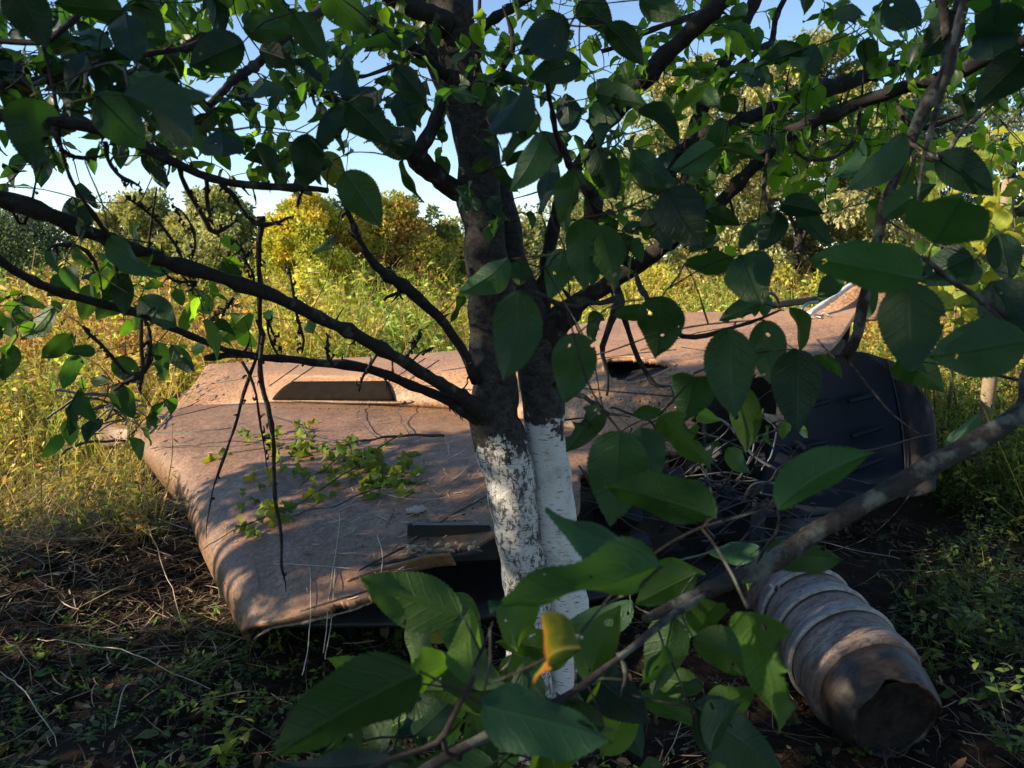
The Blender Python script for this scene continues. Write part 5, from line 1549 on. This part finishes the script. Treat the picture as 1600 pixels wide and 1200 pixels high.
M['stem'] = simple('green_stem', (.10, .12, .04), .6, nz=(.12, .07, .04))
G1 = [(.12, .19, .04), (.09, .15, .03), (.16, .22, .04)]; G2 = [(.22, .26, .03), (.28, .28, .03)]; G3 = [(.05, .10, .03), (.07, .12, .03)]
PL = [(255, 905, .16, 8, 7, .022, G1, 'feathery green plant close against the lower left edge of the wing'),
      (300, 860, .14, 6, 6, .022, G1, 'low feathery plant half under the wing edge'),
      (18, 905, .18, 2, 4, .05, G1, 'pale broad-leaved seedling at the left margin'),
      (350, 1190, .16, 5, 4, .05, G2, 'bright yellow-green seedling at the bottom by the big leaf'),
      (330, 1120, .10, 4, 4, .04, G2, 'bright small plant above the bottom seedling'),
      (110, 975, .05, 6, 3, .03, G1, 'flat green rosette on the dark soil at the left'),
      (60, 1110, .05, 5, 3, .03, G3, 'dim green rosette near the lower left corner'),
      (210, 1040, .06, 6, 3, .03, G1, 'green tuft in the middle of the bare soil'),
      (210, 745, .16, 7, 5, .03, [(.45, .40, .04), (.36, .34, .04)], 'glowing yellow plant at the foot of the wing tip'),
      (165, 790, .12, 3, 4, .035, [(.40, .38, .04)], 'yellow seedling in the straw left of the wing tip'),
      (60, 800, .10, 3, 4, .04, [(.42, .36, .04)], 'yellow leaf tuft on the straw mound'),
      (1500, 1000, .22, 5, 5, .06, G1, 'nettle beside the steel cylinder at its upper right'),
      (1450, 960, .20, 4, 5, .06, G3, 'dim nettle behind the steel cylinder'),
      (1545, 1100, .24, 5, 6, .05, G1, 'leafy weed at the lower right beside the nozzle'),
      (1580, 1180, .22, 5, 5, .05, G3, 'weed in the bottom right corner'),
      (1480, 880, .24, 4, 7, .04, G3, 'slender weed rising in the dark right of the cylinder'),
      (1560, 950, .26, 5, 6, .04, G1, 'taller bright weed at the right margin'),
      (1340, 1180, .10, 5, 4, .03, G3, 'small weed under the cylinder end'),
      (470, 1120, .09, 5, 4, .03, G3, 'dim plant behind the big pale leaf'),
      (430, 1060, .08, 5, 4, .025, G1, 'tiny plant under the near wing corner'),
      (1530, 860, .28, 5, 8, .035, G1, 'bushy weed in the dark behind the bough')]
for a_ in PL: plant(*a_)

# fallen leaves one can pick out
FL = [(60, 920, 'pale curled dead leaf on the soil below the mound', (9, 5.5, 6)), (62, 1042, 'yellow-brown dead leaf at the left of the bare soil', (9, 4.6, 1.6)), (55, 1068, 'buff dead leaf folded over beside the yellow one', (10, 5.5, 4)), (95, 1155, 'reddish-brown dead leaf standing in the lower left', (6, 1.8, 1.2)),
      (215, 1075, 'dead leaf lying in the middle of the soil', (5, 2.6, 2)), (150, 960, 'brown dead leaf beneath the flat rosette', (4, 2, 1.6)), (310, 1010, 'grey dead leaf left of the wing corner', (5, 3.2, 3)), (1385, 845, 'pale fallen leaf right of the lichened bough', (7, 4.5, 3)), (1490, 1090, 'brown fallen leaf beside the nozzle', (6, 3.0, 2)),
      (250, 1160, 'curled brown leaf near the bottom left', (6, 2.6, 2)), (180, 850, 'dead leaf on the slope of the straw mound', (8, 4.5, 4))]
for x, y, lab, c in FL:
    g = on_ground(x, y)
    o = link('fallen_leaf', LM[random.randrange(8)], None); o.matrix_world = Matrix.Translation(g + V3((0, 0, .03))) @ Matrix.Rotation(random.uniform(0, 6), 4, 'Z') @ Matrix.Rotation(random.uniform(-.5, .5), 4, 'X') @ Matrix.Diagonal((.07, .07, .07, 1))
    o.color = (*c, 1); tag(o, lab, 'dead leaf', 'dead leaves on the ground')

# torn leafy sprig lying on the wing
sp = empty('leafy_sprig', on_wreck(600, 690)[0], 'torn sprig with limp lobed light green leaves lying on the wing', 'sprig')


def wpath(pts, lift=.02): return [(on_wreck(x, y, lift) or (PZ(x, y, .5), None))[0] for x, y in pts]


SPT = [([(695, 690), (650, 690), (600, 694), (560, 700), (530, 712)], .0075), ([(560, 700), (500, 690), (450, 665), (400, 650)], .003), ([(620, 692), (560, 735), (480, 790), (400, 825), (330, 860)], .0035), ([(590, 692), (560, 660), (565, 630)], .0025),
       ([(640, 690), (625, 655), (632, 625)], .0025), ([(540, 710), (510, 740), (470, 770)], .003), ([(600, 770), (520, 800), (430, 820)], .0028), ([(530, 700), (430, 695), (330, 700), (240, 705)], .0035)]
for pts, r in SPT:
    q = [(*p_, r * (1.15 - .7 * i / len(pts))) for i, p_ in enumerate(wpath(pts, .03))]
    tube('twig', q, M['bark'], sp, n=28, sides=6, rough=.3, wiggle=.02, seed=r * 900)
CL = [(480, 705, 40, 25, 16), (560, 720, 60, 30, 34), (600, 740, 50, 26, 26), (540, 760, 60, 24, 22), (440, 720, 45, 30, 12), (390, 830, 14, 12, 7), (430, 800, 30, 14, 10), (640, 725, 12, 28, 9), (395, 770, 20, 24, 6), (340, 720, 16, 10, 3), (460, 680, 30, 14, 6), (415, 690, 20, 14, 6)]
cnt = 0
for cx, cy, sx, sy, n in CL:
    for _ in range(int(n * 1.1)):
        h = on_wreck(cx + random.gauss(0, sx * .6), cy + random.gauss(0, sy * .6), random.uniform(.012, .05))
        if not h: continue
        L = random.uniform(.04, .115); dd = V3((random.gauss(0, .6), random.gauss(-.3, .6), random.uniform(-1.6, .0))).normalized()
        sd = dd.cross(V3((random.gauss(0, .5), -1, random.gauss(.5, .4)))).normalized(); n2 = sd.cross(dd)
        o = link('leaf', SM[random.randrange(5)], sp)
        place(o, Matrix.Translation(h[0]) @ Matrix((sd, dd, n2)).transposed().to_4x4() @ Matrix.Diagonal((L, L, L, 1)))
        c = random.choice([(1, 1, 1), (1.4, 1.2, .9), (.6, .7, .8), (1.9, 1.4, .8), (.8, .8, .7)]); o.color = (*c, 1)

# straw, bark crumbs and twigs on the wreck
bits = []
pts_, dirs_, nn = [], [], []
for k in range(900):
    if k < 560: x, y = random.gauss(650, 90), random.gauss(770, 60)
    elif k < 700: x, y = random.uniform(940, 1180), random.uniform(500, 640)
    else: x, y = random.uniform(260, 1000), random.uniform(620, 940)
    h = on_wreck(x, y, .004)
    if not h: continue
    a = random.gauss(.35, .9); d_ = V3((math.cos(a), math.sin(a), 0)); d_ = (d_ - h[1] * d_.dot(h[1])).normalized()
    pts_.append(tuple(h[0])); dirs_.append(tuple(d_)); nn.append(tuple(h[1]))
Pn, Dn, Nn = np.array(pts_), np.array(dirs_), np.array(nn); n = len(Pn)
Ln = rng.uniform(.01, .10, n) * rng.uniform(.4, 1.4, n)
bits.append(ribbons(Pn, Dn, Ln, rng.uniform(.0015, .005, n), Nn * .05 + rng.normal(size=(n, 3)) * .05, unit(np.cross(Dn, Nn)), [.5, 1, 1, .4], pick([(.42, .34, .22), (.25, .17, .1), (.1, .06, .04), (.5, .42, .3), (.16, .18, .07)], n, .3)))
stuff('straw_litter', bits, 'straw', 'short straws and bark crumbs scattered over the wing')
for k, (pts, lab) in enumerate((([(525, 890), (523, 935), (516, 985), (508, 1030)], 'long pale straw hanging over the torn wing edge'), ([(485, 890), (487, 950), (482, 1000), (472, 1055)], 'rust-tinted straw left of the longest hanging straw'),
                                ([(690, 680), (700, 700), (702, 715)], 'thick pale stalk lying right of the sprig stub'), ([(430, 885), (500, 888), (550, 892)], 'reddish straw lying flat near the wing corner'),
                                ([(580, 770), (650, 785), (720, 778), (760, 770)], 'long straw arching across the wing beside the trunk'), ([(590, 840), (598, 880), (590, 930)], 'upright straw in front of the torn flap'), ([(532, 808), (528, 850), (520, 905), (505, 1020)], 'white stalk leaning on the torn edge'))):
    q = []
    for x, y in pts:
        h = on_wreck(x, y, .012); q.append((*(h[0] if h else PZ(x, y, .30)), .0016))
    o = tube('dry_stalk', q, M['stalk'] if 'stalk' in M else M.setdefault('stalk', simple('dry_stalk', (.50, .42, .30), .7)), None, n=24, sides=5, wiggle=.004, seed=k)
    tag(o, lab, 'straw')
h = on_wreck(647, 802, .012)
o = tube('pale_scrap', [(*(h[0] + V3((-.03, 0, 0))), .008), (*h[0], .014), (*(h[0] + V3((.035, .01, .004))), .012), (*(h[0] + V3((.05, .01, 0))), .004)], M['lint'], None, n=12, sides=8, rough=.6)
tag(o, 'pinkish-white crumpled scrap lying on the wing left of the trunk', 'scrap')

# long stalks on the near soil
for k, (x0, y0, x1, y1, lab) in enumerate(((60, 1010, 330, 1090, 'long stalk running across the bare soil'), (225, 880, 290, 1000, 'thin stalk leaning beside the feathery plant'), (0, 1060, 90, 1180, 'stalk slanting down at the left margin'), (180, 1150, 215, 1080, 'short upright stalk at the lower left'),
                                           (20, 790, 160, 760, 'straw bent over on the mound'), (0, 668, 150, 662, 'pale cane lying along the grass at the left'), (1440, 905, 1560, 925, 'pale stalk at the right above the nettle'))):
    a, b = on_ground(x0, y0), on_ground(x1, y1)
    tag(tube('dry_stalk', [(*(a + V3((0, 0, .03))), .002), (*(a.lerp(b, .5) + V3((0, 0, .08))), .002), (*(b + V3((0, 0, .03))), .0012)], M['stalk'], None, n=16, sides=5, wiggle=.012, seed=k), lab, 'straw')

# vine / raspberry thicket at the right with a wooden post
vr = empty('vine_thicket', on_ground(1560, 560), 'sunlit yellow-green climbing vine beside the wooden post at the right', 'vine')
for k in range(9):
    x = random.uniform(1440, 1640)
    tube('stem', [(*P(x, 640, 4.3), .006), (*P(x + random.uniform(-30, 30), 420, 4.4), .005), (*P(x + random.uniform(-60, 60), 220, 4.4), .003)], M['stem'], vr, n=16, sides=5, wiggle=.03, seed=k)
for k in range(300):
    x = random.gauss(1560, 75); y = random.uniform(205, 560)
    if x < 1450 + (y < 260) * 40: x += 60
    q = P(x, y, 4.4 + random.uniform(-.5, .5)); L = random.uniform(.08, .15)
    dd = V3((random.gauss(0, .8), random.gauss(-.2, .5), random.uniform(-1, .2))).normalized(); sd = dd.cross(V3((random.gauss(-.5, .6), random.gauss(-.3, .5), random.gauss(.8, .4)))).normalized()
    o = link('leaf', VM[random.randrange(4)], vr)
    place(o, Matrix.Translation(q) @ Matrix((sd, dd, sd.cross(dd))).transposed().to_4x4() @ Matrix.Diagonal((L * 1.15, L, L, 1)))
    c = random.choice([(1, 1, 1), (1.5, 1.2, .9), (.6, .75, .8), (2.0, 1.3, .8)]); o.color = (*c, 1)
g = P(1577, 280, 4.7)
tag(tube('wooden_post', [(g.x, 4.7, -.1, .042), (g.x + .01, 4.7, 1.0, .040), (g.x, 4.7, g.z, .037)], M['grey_wood'], None, n=30, sides=14, rough=.08), 'weathered wooden post standing in the vine', 'post')
#@@END
